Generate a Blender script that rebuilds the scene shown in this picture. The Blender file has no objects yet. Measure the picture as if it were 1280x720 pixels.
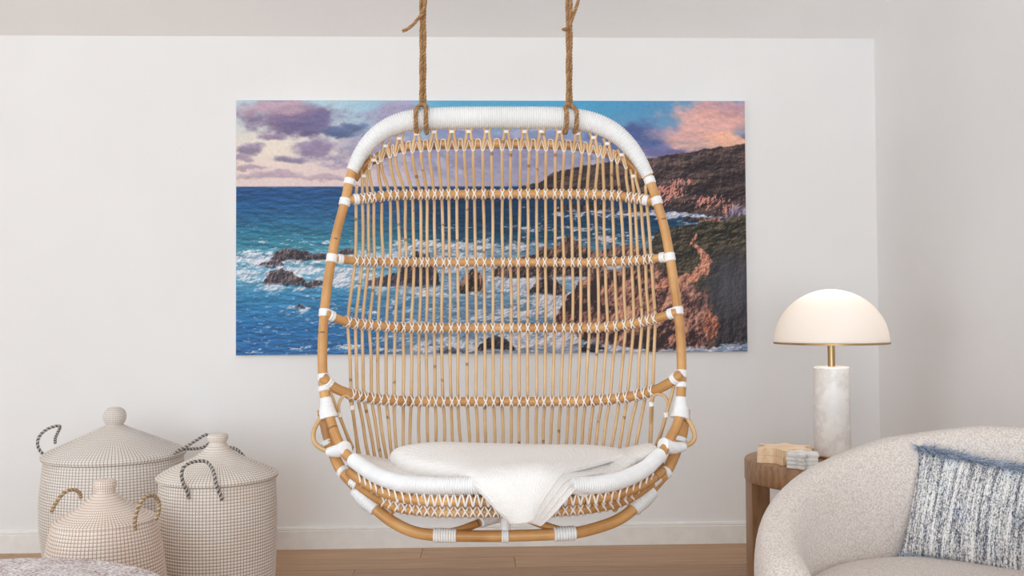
import bpy, math, random
import numpy as np
from mathutils import Vector, Matrix

random.seed(7)
rng = np.random.default_rng(7)
PI = math.pi
scene = bpy.context.scene
COL = scene.collection

# ------------------------------------------------------------------ camera
CAM = np.array([0.0, 0.0, 1.113])
YAW, PITCH, ROLL, F = 0.0336, 0.0251, -0.0057, 1200.0
_fw = np.array([math.sin(YAW) * math.cos(PITCH), math.cos(YAW) * math.cos(PITCH), math.sin(PITCH)])
_rt0 = np.array([math.cos(YAW), -math.sin(YAW), 0.0])
_up0 = np.cross(_rt0, _fw)
_rt = math.cos(ROLL) * _rt0 + math.sin(ROLL) * _up0
_up = -math.sin(ROLL) * _rt0 + math.cos(ROLL) * _up0
cam_data = bpy.data.cameras.new('camera')
cam_data.sensor_width = 36.0
cam_data.lens = 36.0 * F / 1280.0
cam_data.clip_start = 0.05
cam = bpy.data.objects.new('camera', cam_data)
COL.objects.link(cam)
cam.matrix_world = Matrix(((_rt[0], _up[0], -_fw[0], CAM[0]), (_rt[1], _up[1], -_fw[1], CAM[1]),
                           (_rt[2], _up[2], -_fw[2], CAM[2]), (0, 0, 0, 1)))
scene.camera = cam


def P(x, y, Y):
    """world point at depth Y whose place in the 1280x720 frame was measured"""
    d = _rt * (x - 640.0) / F - _up * (y - 360.0) / F + _fw
    return CAM + d * (Y / d[1])


# ------------------------------------------------------------------ world, lights, exposure
world = bpy.data.worlds.new('world')
scene.world = world
world.use_nodes = True
bg = world.node_tree.nodes['Background']
bg.inputs[0].default_value = (0.93, 0.97, 1.0, 1)
bg.inputs[1].default_value = 1.0


def area(name, loc, rot, sx, sy, power, color):
    l = bpy.data.lights.new(name, 'AREA')
    l.shape = 'RECTANGLE'
    l.size, l.size_y, l.energy, l.color = sx, sy, power, color
    o = bpy.data.objects.new(name, l)
    o.location, o.rotation_euler = loc, rot
    COL.objects.link(o)
    return o


# daylight entering the glazed doors behind the camera and the window in the left wall
area('daylight_doors', (-0.9, -4.65, 1.5), (PI / 2, 0, 0), 5.2, 2.8, 225, (0.80, 0.92, 0.985))
area('daylight_window', (-5.62, -1.2, 1.7), (PI / 2, 0, -PI / 2), 4.0, 2.9, 145, (0.80, 0.92, 0.985))
vs = scene.view_settings
scene.display_settings.display_device = 'sRGB'
vs.view_transform = 'Standard'
vs.look = 'None'
vs.gamma = 1.0
vs.use_curve_mapping = False
vs.exposure = 0.0
scene.cycles.max_bounces = 16
scene.cycles.diffuse_bounces = 12


# ------------------------------------------------------------------ colour and node helpers
def lin(c):
    c = np.asarray(c, float) / 255.0
    return np.where(c <= 0.04045, c / 12.92, ((c + 0.055) / 1.055) ** 2.4)


def rgba(c):
    v = lin(c)
    return (float(v[0]), float(v[1]), float(v[2]), 1.0)


class NT:
    def __init__(self, name):
        self.m = bpy.data.materials.new(name)
        self.m.use_nodes = True
        self.t = self.m.node_tree
        self.b = self.t.nodes['Principled BSDF']

    def n(self, kind, **kw):
        nd = self.t.nodes.new(kind)
        for k, v in kw.items():
            if k.startswith('i_'):
                key = k[2:]
                nd.inputs[int(key) if key.isdigit() else key.replace('_', ' ')].default_value = v
            else:
                setattr(nd, k, v)
        return nd

    def l(self, a, b):
        self.t.links.new(a, b)

    def math(self, op, a, b=None, clamp=False):
        nd = self.n('ShaderNodeMath', operation=op)
        nd.use_clamp = clamp
        for i, v in enumerate((a, b)):
            if v is None:
                continue
            if isinstance(v, (int, float)):
                nd.inputs[i].default_value = v
            else:
                self.l(v, nd.inputs[i])
        return nd.outputs[0]

    def ramp(self, fac, stops):
        r = self.n('ShaderNodeValToRGB')
        el = r.color_ramp.elements
        while len(el) < len(stops):
            el.new(0.5)
        for e, (p, c) in zip(el, stops):
            e.position = p
            e.color = rgba(c)
        self.l(fac, r.inputs[0])
        return r.outputs[0]

    def mix(self, fac, a, b, kind='MIX'):
        nd = self.n('ShaderNodeMix', data_type='RGBA', blend_type=kind)
        for i, v in ((0, fac), (6, a), (7, b)):
            if isinstance(v, (int, float)):
                nd.inputs[i].default_value = v
            elif isinstance(v, tuple):
                nd.inputs[i].default_value = v
            else:
                self.l(v, nd.inputs[i])
        return nd.outputs[2]

    def coord(self, kind='Object', scale=(1, 1, 1), loc=(0, 0, 0)):
        c = self.n('ShaderNodeTexCoord')
        mp = self.n('ShaderNodeMapping')
        mp.inputs['Scale'].default_value = scale
        mp.inputs['Location'].default_value = loc
        self.l(c.outputs[kind], mp.inputs[0])
        return mp.outputs[0]

    def noise(self, vec, scale, detail=4, rough=0.55):
        nd = self.n('ShaderNodeTexNoise')
        nd.inputs['Scale'].default_value = scale
        nd.inputs['Detail'].default_value = detail
        nd.inputs['Roughness'].default_value = rough
        self.l(vec, nd.inputs['Vector'])
        return nd.outputs[0]

    def bump(self, h, strength, dist):
        nd = self.n('ShaderNodeBump')
        nd.inputs['Strength'].default_value = strength
        nd.inputs['Distance'].default_value = dist
        self.l(h, nd.inputs['Height'])
        self.l(nd.outputs[0], self.b.inputs['Normal'])

    def base(self, c):
        if isinstance(c, tuple):
            self.b.inputs['Base Color'].default_value = c
        else:
            self.l(c, self.b.inputs['Base Color'])

    def rough(self, r):
        self.b.inputs['Roughness'].default_value = r


M = {}


def plaster(name, col, scale, strength):
    k = NT(name)
    v = k.coord('Object')
    k.base(k.ramp(k.noise(v, 1.3, 3), [(0.3, [c - 3 for c in col]), (0.7, [min(255, c + 2) for c in col])]))
    k.rough(0.85)
    k.bump(k.noise(v, scale, 3), strength, 0.004)
    M[name] = k.m


plaster('wall_paint', (237, 236, 236), 60, 0.10)
plaster('ceiling_paint', (238, 237, 237), 26, 0.45)


def plain(name, col, rough=0.5, metal=0.0, spec=0.5, bump=None):
    k = NT(name)
    v = k.coord('Object')
    k.base(k.ramp(k.noise(v, 14, 3), [(0.3, [max(0, c - 6) for c in col]), (0.7, [min(255, c + 4) for c in col])]))
    k.rough(rough)
    k.b.inputs['Metallic'].default_value = metal
    k.b.inputs['Specular IOR Level'].default_value = spec
    if bump:
        k.bump(k.noise(v, bump[0], 3), bump[1], bump[2])
    M[name] = k.m
    return k


plain('trim_paint', (236, 234, 231), 0.45)
plain('cord_white', (240, 240, 241), 0.45)
plain('lace_white', (240, 234, 228), 0.55)
plain('brass', (184, 154, 112), 0.33, 1.0)
plain('black_rubber', (28, 27, 27), 0.5)
plain('panel_edge', (226, 226, 228), 0.5)
plain('iron', (60, 58, 56), 0.4, 0.8)
plain('window_white', (238, 238, 238), 0.4)


def bamboo(name, dark, mid, light, node_gap, node_w, node_col):
    k = NT(name)
    uv = k.n('ShaderNodeUVMap').outputs[0]
    sp = k.n('ShaderNodeSeparateXYZ')
    k.l(uv, sp.inputs[0])
    mp = k.n('ShaderNodeMapping')
    mp.inputs['Scale'].default_value = (6, 60, 1)
    k.l(uv, mp.inputs[0])
    obj = k.coord('Object', (1, 1, 1))
    grain = k.noise(mp.outputs[0], 1.0, 4)
    blot = k.noise(obj, 9, 3)
    f = k.math('ADD', k.math('MULTIPLY', grain, 0.45), k.math('MULTIPLY', blot, 0.55))
    c = k.ramp(f, [(0.34, dark), (0.5, mid), (0.68, light)])
    fr = k.math('FRACT', k.math('DIVIDE', sp.outputs[0], node_gap))
    band = k.math('LESS_THAN', k.math('ABSOLUTE', k.math('SUBTRACT', fr, 0.5)), node_w)
    broken = k.math('MULTIPLY', band, k.math('GREATER_THAN', k.noise(obj, 45, 2), 0.46))
    k.base(k.mix(k.math('MULTIPLY', broken, 0.75), c, rgba(node_col)))
    k.rough(0.38)
    k.bump(grain, 0.12, 0.002)
    M[name] = k.m


bamboo('rattan_pole', (168, 118, 66), (199, 147, 89), (219, 171, 113), 0.31, 0.008, (92, 60, 34))
bamboo('rattan_cane', (190, 150, 104), (212, 174, 126), (228, 196, 152), 0.53, 0.010, (120, 88, 60))

# twisted ropes: uv.y carries the strand number
def rope_mat(name, cols):
    k = NT(name)
    uv = k.n('ShaderNodeUVMap').outputs[0]
    sp = k.n('ShaderNodeSeparateXYZ')
    k.l(uv, sp.inputs[0])
    s = k.math('DIVIDE', sp.outputs[1], 3.0)
    v = k.coord('Object')
    r = k.n('ShaderNodeValToRGB')
    r.color_ramp.interpolation = 'CONSTANT'
    el = r.color_ramp.elements
    el.new(0.5)
    for e, p, c in zip(el, (0.0, 0.3, 0.6), cols):
        e.position = p
        e.color = rgba(c)
    k.l(s, r.inputs[0])
    k.base(k.mix(0.6, r.outputs[0], k.ramp(k.noise(v, 260, 3), [(0.3, (90, 90, 90)), (0.65, (255, 255, 255))]), 'MULTIPLY'))
    k.rough(0.8)
    M[name] = k.m


rope_mat('jute_rope', ((186, 142, 96), (172, 128, 84), (198, 156, 110)))
rope_mat('speckled_braid', ((84, 78, 74), (222, 216, 210), (172, 162, 154)))
rope_mat('straw_braid', ((176, 138, 90), (226, 214, 196), (196, 160, 116)))


def weave(name, stitch, gap, warm):
    k = NT(name)
    uv = k.n('ShaderNodeUVMap').outputs[0]
    sp = k.n('ShaderNodeSeparateXYZ')
    k.l(uv, sp.inputs[0])
    def edge(o, w0, w1):
        fr = k.math('ABSOLUTE', k.math('SUBTRACT', k.math('FRACT', o), 0.5))
        mr = k.n('ShaderNodeMapRange', interpolation_type='SMOOTHSTEP')
        mr.inputs[1].default_value, mr.inputs[2].default_value = w0, w1
        k.l(fr, mr.inputs[0])
        return mr.outputs[0]
    e1, e2 = edge(sp.outputs[0], 0.30, 0.5), edge(sp.outputs[1], 0.34, 0.5)
    m = k.math('MAXIMUM', e1, e2)
    v = k.coord('Object')
    tint = k.ramp(k.noise(v, 7, 3), [(0.35, stitch), (0.65, warm)])
    k.base(k.mix(k.math('MULTIPLY', m, 0.85), tint, rgba(gap)))
    k.rough(0.75)
    M[name] = k.m


weave('basket_pale', (242, 236, 231), (146, 122, 102), (236, 226, 216))
weave('basket_grey', (236, 231, 227), (136, 117, 102), (232, 223, 215))
weave('basket_blush', (242, 231, 223), (154, 124, 102), (238, 221, 209))


def oak(name, cols, coord, scale, rand=True):
    k = NT(name)
    v = k.coord('Object', scale)
    n1 = k.noise(v, 3.0, 6, 0.6)
    w = k.n('ShaderNodeTexWave', wave_type='BANDS', bands_direction='Y')
    w.inputs['Scale'].default_value = 1.2
    w.inputs['Distortion'].default_value = 7
    w.inputs['Detail'].default_value = 3
    k.l(v, w.inputs[0])
    f = k.math('ADD', k.math('MULTIPLY', n1, 0.75), k.math('MULTIPLY', w.outputs[1], 0.25))
    c = k.ramp(f, [(0.25, cols[0]), (0.5, cols[1]), (0.8, cols[2])])
    if rand:
        oi = k.n('ShaderNodeObjectInfo')
        tint = k.ramp(oi.outputs['Random'], [(0.0, (222, 218, 214)), (1.0, (255, 255, 255))])
        c = k.mix(1.0, c, tint, 'MULTIPLY')
    k.base(c)
    k.rough(0.42)
    k.bump(f, 0.12, 0.002)
    M[name] = k.m


oak('floor_oak', ((160, 122, 88), (187, 148, 111), (204, 167, 130)), 'Object', (0.9, 9, 9))
oak('table_wood', ((138, 104, 76), (165, 128, 97), (184, 148, 116)), 'Object', (2.2, 10, 10), False)
oak('leg_wood', ((130, 97, 66), (154, 118, 84), (176, 140, 104)), 'Object', (14, 14, 3.0), False)
oak('pine_wood', ((226, 190, 148), (243, 214, 176), (250, 230, 202)), 'Object', (3, 16, 16), False)

k = NT('marble')
v = k.coord('Object')
k.base(k.ramp(k.noise(v, 22, 6, 0.65), [(0.36, (196, 198, 200)), (0.46, (234, 234, 233)), (0.62, (244, 243, 241))]))
k.rough(0.3)
M['marble'] = k.m

k = NT('alabaster')
v = k.coord('Object')
nz = k.noise(v, 7, 6, 0.62)
vn = k.noise(v, 3.0, 8, 0.7)
c0 = k.ramp(nz, [(0.3, (232, 230, 230)), (0.5, (242, 240, 239)), (0.7, (248, 247, 245))])
c1 = k.ramp(k.math('ABSOLUTE', k.math('SUBTRACT', vn, 0.5)), [(0.0, (222, 218, 216)), (0.05, (255, 255, 255))])
k.base(k.mix(0.5, c0, c1, 'MULTIPLY'))
k.rough(0.35)
k.b.inputs['Subsurface Weight'].default_value = 0.25
k.b.inputs['Subsurface Radius'].default_value = (0.03, 0.025, 0.02)
M['alabaster'] = k.m

k = NT('shade_glass')
tr = k.n('ShaderNodeBsdfTranslucent')
tr.inputs[0].default_value = rgba((250, 246, 241))
mx = k.n('ShaderNodeMixShader')
mx.inputs[0].default_value = 0.5
k.base(rgba((245, 241, 238)))
k.rough(0.32)
k.l(k.b.outputs[0], mx.inputs[1])
k.l(tr.outputs[0], mx.inputs[2])
k.l(mx.outputs[0], k.t.nodes['Material Output'].inputs[0])
M['shade_glass'] = k.m


def fuzzy(name, a, b, scale, strength, dist, sheen=0.3):
    k = NT(name)
    v = k.coord('Object')
    vo = k.n('ShaderNodeTexVoronoi')
    vo.inputs['Scale'].default_value = scale
    warp = k.n('ShaderNodeVectorMath', operation='ADD')
    nz = k.n('ShaderNodeTexNoise')
    nz.inputs['Scale'].default_value = scale * 0.7
    k.l(v, nz.inputs['Vector'])
    sc = k.n('ShaderNodeVectorMath', operation='SCALE')
    sc.inputs['Scale'].default_value = 1.2 / scale
    k.l(nz.outputs[1], sc.inputs[0])
    k.l(v, warp.inputs[0])
    k.l(sc.outputs[0], warp.inputs[1])
    k.l(warp.outputs[0], vo.inputs['Vector'])
    h = k.math('SUBTRACT', 1.0, vo.outputs['Distance'])
    k.base(k.ramp(vo.outputs['Distance'], [(0.1, a), (0.75, b)]))
    k.rough(0.95)
    k.b.inputs['Specular IOR Level'].default_value = 0.15
    k.b.inputs['Sheen Weight'].default_value = sheen
    k.bump(k.math('ADD', h, k.math('MULTIPLY', k.noise(v, scale * 2.5, 3), 0.6)), strength, dist)
    M[name] = k.m


fuzzy('boucle', (240, 231, 225), (206, 194, 187), 210, 0.55, 0.004)
fuzzy('fleece', (250, 248, 246), (234, 231, 228), 120, 0.45, 0.006)

k = NT('knit')
uv = k.n('ShaderNodeUVMap').outputs[0]
mp = k.n('ShaderNodeMapping')
mp.inputs['Rotation'].default_value = (0, 0, 0.35)
k.l(uv, mp.inputs[0])
w = k.n('ShaderNodeTexWave', wave_type='BANDS', bands_direction='X')
w.inputs['Scale'].default_value = 13
w.inputs['Distortion'].default_value = 1.6
w.inputs['Detail'].default_value = 2
w.inputs['Detail Scale'].default_value = 4
k.l(mp.outputs[0], w.inputs[0])
vo = k.n('ShaderNodeTexVoronoi')
vo.inputs['Scale'].default_value = 150
k.l(k.coord('Object'), vo.inputs['Vector'])
h = k.math('ADD', k.math('MULTIPLY', w.outputs[1], 0.5), k.math('MULTIPLY', vo.outputs['Distance'], -0.8))
k.base(k.ramp(h, [(0.0, (242, 239, 237)), (0.4, (253, 252, 251))]))
k.rough(0.95)
k.b.inputs['Specular IOR Level'].default_value = 0.1
k.b.inputs['Sheen Weight'].default_value = 0.3
k.bump(h, 0.4, 0.005)
M['knit'] = k.m

k = NT('tweed')
uv = k.n('ShaderNodeUVMap').outputs[0]
mp = k.n('ShaderNodeMapping')
mp.inputs['Scale'].default_value = (120, 26, 1)
k.l(uv, mp.inputs[0])
n1 = k.noise(mp.outputs[0], 1.0, 2, 0.6)
mp2 = k.n('ShaderNodeMapping')
mp2.inputs['Scale'].default_value = (34, 2.2, 1)
k.l(uv, mp2.inputs[0])
n2 = k.noise(mp2.outputs[0], 1.0, 3, 0.6)
mp3 = k.n('ShaderNodeMapping')
mp3.inputs['Scale'].default_value = (110, 80, 1)
k.l(uv, mp3.inputs[0])
vo = k.n('ShaderNodeTexVoronoi')
vo.inputs['Scale'].default_value = 1.0
k.l(mp3.outputs[0], vo.inputs['Vector'])
n3 = k.noise(uv, 5, 3)
f = k.math('ADD', k.math('MULTIPLY', n1, 0.45),
           k.math('ADD', k.math('MULTIPLY', n2, 0.75), k.math('MULTIPLY', vo.outputs['Distance'], -0.30)))
cc = k.ramp(f, [(0.24, (62, 66, 78)), (0.35, (124, 126, 134)), (0.44, (184, 183, 184)), (0.55, (236, 234, 232))])
blue = k.ramp(f, [(0.24, (54, 66, 92)), (0.36, (108, 122, 148)), (0.45, (176, 182, 194)), (0.56, (230, 231, 233))])
msk = k.n('ShaderNodeMapRange')
msk.inputs[1].default_value, msk.inputs[2].default_value = 0.52, 0.75
k.l(n3, msk.inputs[0])
k.base(k.mix(msk.outputs[0], cc, blue))
k.rough(0.9)
k.bump(k.math('ADD', f, k.math('MULTIPLY', vo.outputs['Distance'], -0.5)), 0.6, 0.003)
M['tweed'] = k.m

k = NT('fringe')
oi = k.n('ShaderNodeUVMap').outputs[0]
sp = k.n('ShaderNodeSeparateXYZ')
k.l(oi, sp.inputs[0])
k.base(k.ramp(sp.outputs[1], [(0.0, (92, 104, 128)), (0.25, (146, 166, 194)), (0.55, (196, 208, 226)), (1.0, (238, 241, 246))]))
k.rough(0.7)
M['fringe'] = k.m

k = NT('pouf_weave')
v = k.coord('Object')
uv = k.n('ShaderNodeUVMap').outputs[0]
mp = k.n('ShaderNodeMapping')
mp.inputs['Scale'].default_value = (46, 1, 1)
k.l(uv, mp.inputs[0])
n1 = k.noise(mp.outputs[0], 1.0, 2, 0.6)
n2 = k.noise(v, 16, 4, 0.65)
f = k.math('ADD', k.math('MULTIPLY', n1, 0.62), k.math('MULTIPLY', n2, 0.38))
k.base(k.ramp(f, [(0.34, (140, 118, 118)), (0.43, (186, 168, 166)), (0.50, (214, 206, 206)), (0.60, (242, 239, 239))]))
k.rough(0.9)
k.bump(n1, 0.6, 0.003)
M['pouf_weave'] = k.m

k = NT('printed_seascape')
at = k.n('ShaderNodeAttribute', attribute_name='ink')
k.base(at.outputs[0])
k.rough(0.4)
k.b.inputs['Specular IOR Level'].default_value = 0.25
M['printed_seascape'] = k.m

k = NT('pane_glass')
k.base(rgba((245, 250, 252)))
k.rough(0.0)
k.b.inputs['Transmission Weight'].default_value = 1.0
k.b.inputs['IOR'].default_value = 1.02
M['pane_glass'] = k.m


# ------------------------------------------------------------------ mesh helpers
def unit(a):
    n = np.linalg.norm(a, axis=-1, keepdims=True)
    return a / np.where(n < 1e-12, 1, n)


def spline(pts, step=None, n=None, closed=False):
    """Catmull-Rom through pts, resampled evenly by arc length"""
    p = np.asarray(pts, float)
    if closed:
        q = np.vstack([p[-1:], p, p[:2]])
        m = len(p)
    else:
        q = np.vstack([2 * p[0] - p[1], p, 2 * p[-1] - p[-2]])
        m = len(p) - 1
    out = []
    t = np.linspace(0, 1, 24, endpoint=False)[:, None]
    for i in range(m):
        a, b, c, d = q[i], q[i + 1], q[i + 2], q[i + 3]
        out.append(0.5 * (2 * b + (c - a) * t + (2 * a - 5 * b + 4 * c - d) * t ** 2 + (3 * b - a - 3 * c + d) * t ** 3))
    out.append((p[:1] if closed else p[-1:]))
    o = np.vstack(out)
    s = np.concatenate([[0], np.cumsum(np.linalg.norm(np.diff(o, axis=0), axis=1))])
    L = s[-1]
    if n is None:
        n = max(3, int(math.ceil(L / step)) + 1)
    ss = np.linspace(0, L, n)
    return np.stack([np.interp(ss, s, o[:, k]) for k in range(3)], 1), ss


def frames(c):
    t = unit(np.gradient(c, axis=0))
    nrm = np.zeros_like(c)
    a = np.array([0, 0, 1.0]) if abs(t[0, 2]) < 0.9 else np.array([0, 1.0, 0])
    x = unit(np.cross(a, t[0]))
    for i in range(len(c)):
        x = x - t[i] * np.dot(x, t[i])
        x = x / np.linalg.norm(x)
        nrm[i] = x
    return t, nrm, np.cross(t, nrm)


class MB:
    def __init__(self):
        self.v, self.f, self.uv, self.n = [], [], [], 0

    def grid(self, V, UV=None, wrap_u=False, cap=False):
        """V: (rows, cols, 3); wrap_u closes each row"""
        R, C = V.shape[:2]
        if UV is None:
            UV = np.stack(np.meshgrid(np.linspace(0, 1, C + (1 if wrap_u else 0)), np.linspace(0, 1, R)), -1)
        b = self.n
        self.v.append(V.reshape(-1, 3))
        self.n += R * C
        CC = C if wrap_u else C - 1
        i, j = np.meshgrid(np.arange(R - 1), np.arange(CC), indexing='ij')
        j2 = (j + 1) % C
        q = np.stack([b + i * C + j, b + i * C + j2, b + (i + 1) * C + j2, b + (i + 1) * C + j], -1).reshape(-1, 4)
        jj = j + 1
        u = np.stack([UV[i, j], UV[i, jj], UV[i + 1, jj], UV[i + 1, j]], -2).reshape(-1, 4, 2)
        self.f.extend(q.tolist())
        self.uv.extend(u.tolist())
        if cap:
            for row, rev in ((0, True), (R - 1, False)):
                idx = [b + row * C + x for x in range(C)]
                uu = [UV[row, x].tolist() for x in range(C)]
                if rev:
                    idx, uu = idx[::-1], uu[::-1]
                self.f.append(idx)
                self.uv.append(uu)
        return self

    def tube(self, c, r, seg=8, s=None, u0=None, vfix=None, cap=True, flat=None):
        c = np.asarray(c, float)
        n = len(c)
        if s is None:
            s = np.concatenate([[0], np.cumsum(np.linalg.norm(np.diff(c, axis=0), axis=1))])
        r = np.broadcast_to(np.asarray(r, float), (n,))
        t, a, b = frames(c)
        th = np.linspace(0, 2 * PI, seg, endpoint=False)
        V = c[:, None] + r[:, None, None] * (np.cos(th)[None, :, None] * a[:, None] + np.sin(th)[None, :, None] * b[:, None])
        if u0 is None:
            u0 = random.random() * 7
        uu = np.repeat((s + u0)[:, None], seg + 1, 1)
        vv = np.repeat(np.linspace(0, 1, seg + 1)[None], n, 0) if vfix is None else np.full((n, seg + 1), vfix)
        self.grid(V, np.stack([uu, vv], -1), True, cap)
        return self

    def path(self, pts, r, step=0.02, seg=8, closed=False, **kw):
        c, s = spline(pts, step, None, closed)
        if callable(r):
            rr = r(s, s[-1])
        elif np.ndim(r):
            rr = np.interp(np.linspace(0, 1, len(c)), np.linspace(0, 1, len(r)), r)
        else:
            rr = r
        return self.tube(c, rr, seg, s, **kw)

    def wrap(self, pts, r, pitch=0.0062, seg=20, depth=0.0016, raw=False):
        """cord wound round a pole: a tube with a ridge for each turn; r scalar or list along the length"""
        L = spline(pts, pitch)[1][-1]
        c, s = spline(pts, n=4 * max(2, int(round(L / pitch))) + 1)
        base = np.interp(np.linspace(0, 1, len(c)), np.linspace(0, 1, len(np.atleast_1d(r))), np.atleast_1d(r)) if np.ndim(r) else np.full(len(c), r)
        rr = base + depth * (np.array([-1.0, 0.3, 0.55, 0.3])[np.arange(len(c)) % 4])
        return self.tube(c, rr, seg, s)

    def rope(self, pts, R, pitch, strands=3, seg=6, step=None, closed=False):
        step = step or pitch / 12
        c, s = spline(pts, step, None, closed)
        t, a, b = frames(c)
        for k in range(strands):
            ph = 2 * PI * s / pitch + 2 * PI * k / strands
            h = c + R * 0.54 * (np.cos(ph)[:, None] * a + np.sin(ph)[:, None] * b)
            self.tube(h, R * 0.50, seg, s, vfix=k + 0.25)
        return self

    def box(self, lo, hi, bev=0.0):
        lo, hi = np.asarray(lo, float), np.asarray(hi, float)
        if bev <= 0:
            rings = [(lo[2], 0), (hi[2], 0)]
        else:
            rings = [(lo[2], bev), (lo[2] + bev, 0), (hi[2] - bev, 0), (hi[2], bev)]
        V = []
        for z, i in rings:
            x0, x1, y0, y1 = lo[0] + i, hi[0] - i, lo[1] + i, hi[1] - i
            if bev > 0:
                e = bev * 0.6
                V.append([(x0 + e, y0, z), (x1 - e, y0, z), (x1, y0 + e, z), (x1, y1 - e, z),
                          (x1 - e, y1, z), (x0 + e, y1, z), (x0, y1 - e, z), (x0, y0 + e, z)])
            else:
                V.append([(x0, y0, z), (x1, y0, z), (x1, y1, z), (x0, y1, z)])
        return self.grid(np.array(V), None, True, True)

    def lathe(self, prof, seg=48, centre=(0, 0, 0), cap=True):
        p = np.asarray(prof, float)
        th = np.linspace(0, 2 * PI, seg, endpoint=False)
        V = np.stack([p[:, 0:1] * np.cos(th), p[:, 0:1] * np.sin(th), np.repeat(p[:, 1:2], seg, 1)], -1) + np.asarray(centre)
        return self.grid(V, None, True, cap)

    def prism(self, poly, z0, z1):
        p = np.asarray(poly, float)
        V = np.array([[(x, y, z) for x, y in p] for z in (z0, z1)])
        return self.grid(V, None, True, True)

    def mesh(self, name, mat, off=(0, 0, 0), smooth=True):
        me = bpy.data.meshes.new(name)
        V = np.vstack(self.v) - np.asarray(off)
        me.from_pydata(V.tolist(), [], self.f)
        uvl = me.uv_layers.new(name='uv')
        flat = np.array([c for face in self.uv for c in face], np.float32).ravel()
        uvl.data.foreach_set('uv', flat)
        me.polygons.foreach_set('use_smooth', np.full(len(me.polygons), smooth))
        me.materials.append(M[mat])
        me.update()
        return me

    def build(self, name, mat, parent=None, smooth=True, loc=None, auto=None):
        off = world_loc(parent) if parent is not None else np.zeros(3)
        if loc is not None:
            off = np.asarray(loc, float)
        me = self.mesh(name, mat, off, smooth)
        if auto:
            me.set_sharp_from_angle(angle=math.radians(auto))
        o = bpy.data.objects.new(name, me)
        COL.objects.link(o)
        if parent is not None:
            o.parent = parent
        elif loc is not None:
            o.location = loc
        return o


def world_loc(o):
    v = np.zeros(3)
    while o is not None:
        v += np.array(o.location)
        o = o.parent
    return v


def tag(o, label, cat, group=None):
    o['label'], o['category'] = label, cat
    if group:
        o['group'] = group
    return o


def thing(name, label, cat, loc, group=None):
    o = bpy.data.objects.new(name, None)
    o.empty_display_size = 0.1
    o.location = [float(c) for c in loc]
    COL.objects.link(o)
    return tag(o, label, cat, group)


def struct(o):
    o['kind'] = 'structure'
    return o


# ------------------------------------------------------------------ the room
WX0, WX1, WY0, WY1, H0 = -5.5, 1.9326, -4.5, 4.6, 2.439
SL = 0.68
ZR = 3.7                       # the slope runs up into a flat ceiling
YR = WY1 - (ZR - H0) / SL
T = 0.12
struct(MB().box((WX0 - T, WY1, -0.1), (WX1 + T, WY1 + T, H0 + 0.02)).build('wall_back', 'wall_paint', smooth=False))


def gable(x0, x1):
    prof = [(WY0, -0.1), (WY1, -0.1), (WY1, H0), (YR, ZR), (WY0, ZR)]
    V = np.array([[(x, y, z) for y, z in prof] for x in (x0, x1)])
    return MB().grid(V, None, True, True)


struct(gable(WX1, WX1 + T).build('wall_right', 'wall_paint', smooth=False))
# left wall with a window opening
m = MB()
wy0, wy1, wz0, wz1 = -3.2, 0.8, 0.25, 3.15
m.box((WX0 - T, WY0, -0.1), (WX0, wy0, ZR))
m.box((WX0 - T, wy1, -0.1), (WX0, YR, ZR))
m.box((WX0 - T, YR, -0.1), (WX0, WY1, H0))
m.box((WX0 - T, wy0, -0.1), (WX0, wy1, wz0))
m.box((WX0 - T, wy0, wz1), (WX0, wy1, ZR))
V = np.array([[(x, y, z) for y, z in ((YR, H0), (WY1, H0), (YR, ZR))] for x in (WX0 - T, WX0)])
m.grid(V, None, True, True)
struct(m.build('wall_left', 'wall_paint', smooth=False))
# front wall, behind the camera, with wide glazed doors
m = MB()
dx0, dx1, dz1 = -3.5, 1.7, 3.0
m.box((WX0, WY0 - T, -0.1), (dx0, WY0, ZR))
m.box((dx1, WY0 - T, -0.1), (WX1, WY0, ZR))
m.box((dx0, WY0 - T, dz1), (dx1, WY0, ZR))
struct(m.build('wall_front', 'wall_paint', smooth=False))


def glazed(name, lo, hi, axis, bars):
    """frame of four bars and mullions"""
    lo, hi = np.array(lo, float), np.array(hi, float)
    w = 0.06
    m = MB()
    a = axis
    for z0, z1 in ((lo[2], lo[2] + w), (hi[2] - w, hi[2])):
        l, h = lo.copy(), hi.copy()
        l[2], h[2] = z0, z1
        m.box(l, h)
    for t in np.linspace(lo[a], hi[a] - w, bars + 2):
        l, h = lo.copy(), hi.copy()
        l[a], h[a] = t, t + w
        l[2] += w
        h[2] -= w
        m.box(l, h)
    return struct(m.build(name, 'window_white', smooth=False))


glazed('window_1', (WX0 - 0.09, wy0, wz0), (WX0 - 0.03, wy1, wz1), 1, 2)
glazed('door_1', (dx0, WY0 - 0.09, 0.0), (dx1, WY0 - 0.03, dz1), 0, 3)

# sloped ceiling: two planes meeting at a ridge
V = []
for dz in (0.0, 0.1):
    V.append([(WX0 - T, WY1 + T, H0 - SL * T + dz), (WX1 + T, WY1 + T, H0 - SL * T + dz)])
m = MB()
for (ya, za), (yb, zb) in (((WY1 + T, H0 - SL * T), (YR, ZR)), ((YR, ZR), (WY0 - T, ZR))):
    ring = lambda x: [(x, ya, za), (x, yb, zb), (x, yb, zb + 0.1), (x, ya, za + 0.1)]
    m.grid(np.array([ring(WX0 - T), ring(WX1 + T)]), None, True, True)
struct(m.build('ceiling', 'ceiling_paint', smooth=False))

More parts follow.
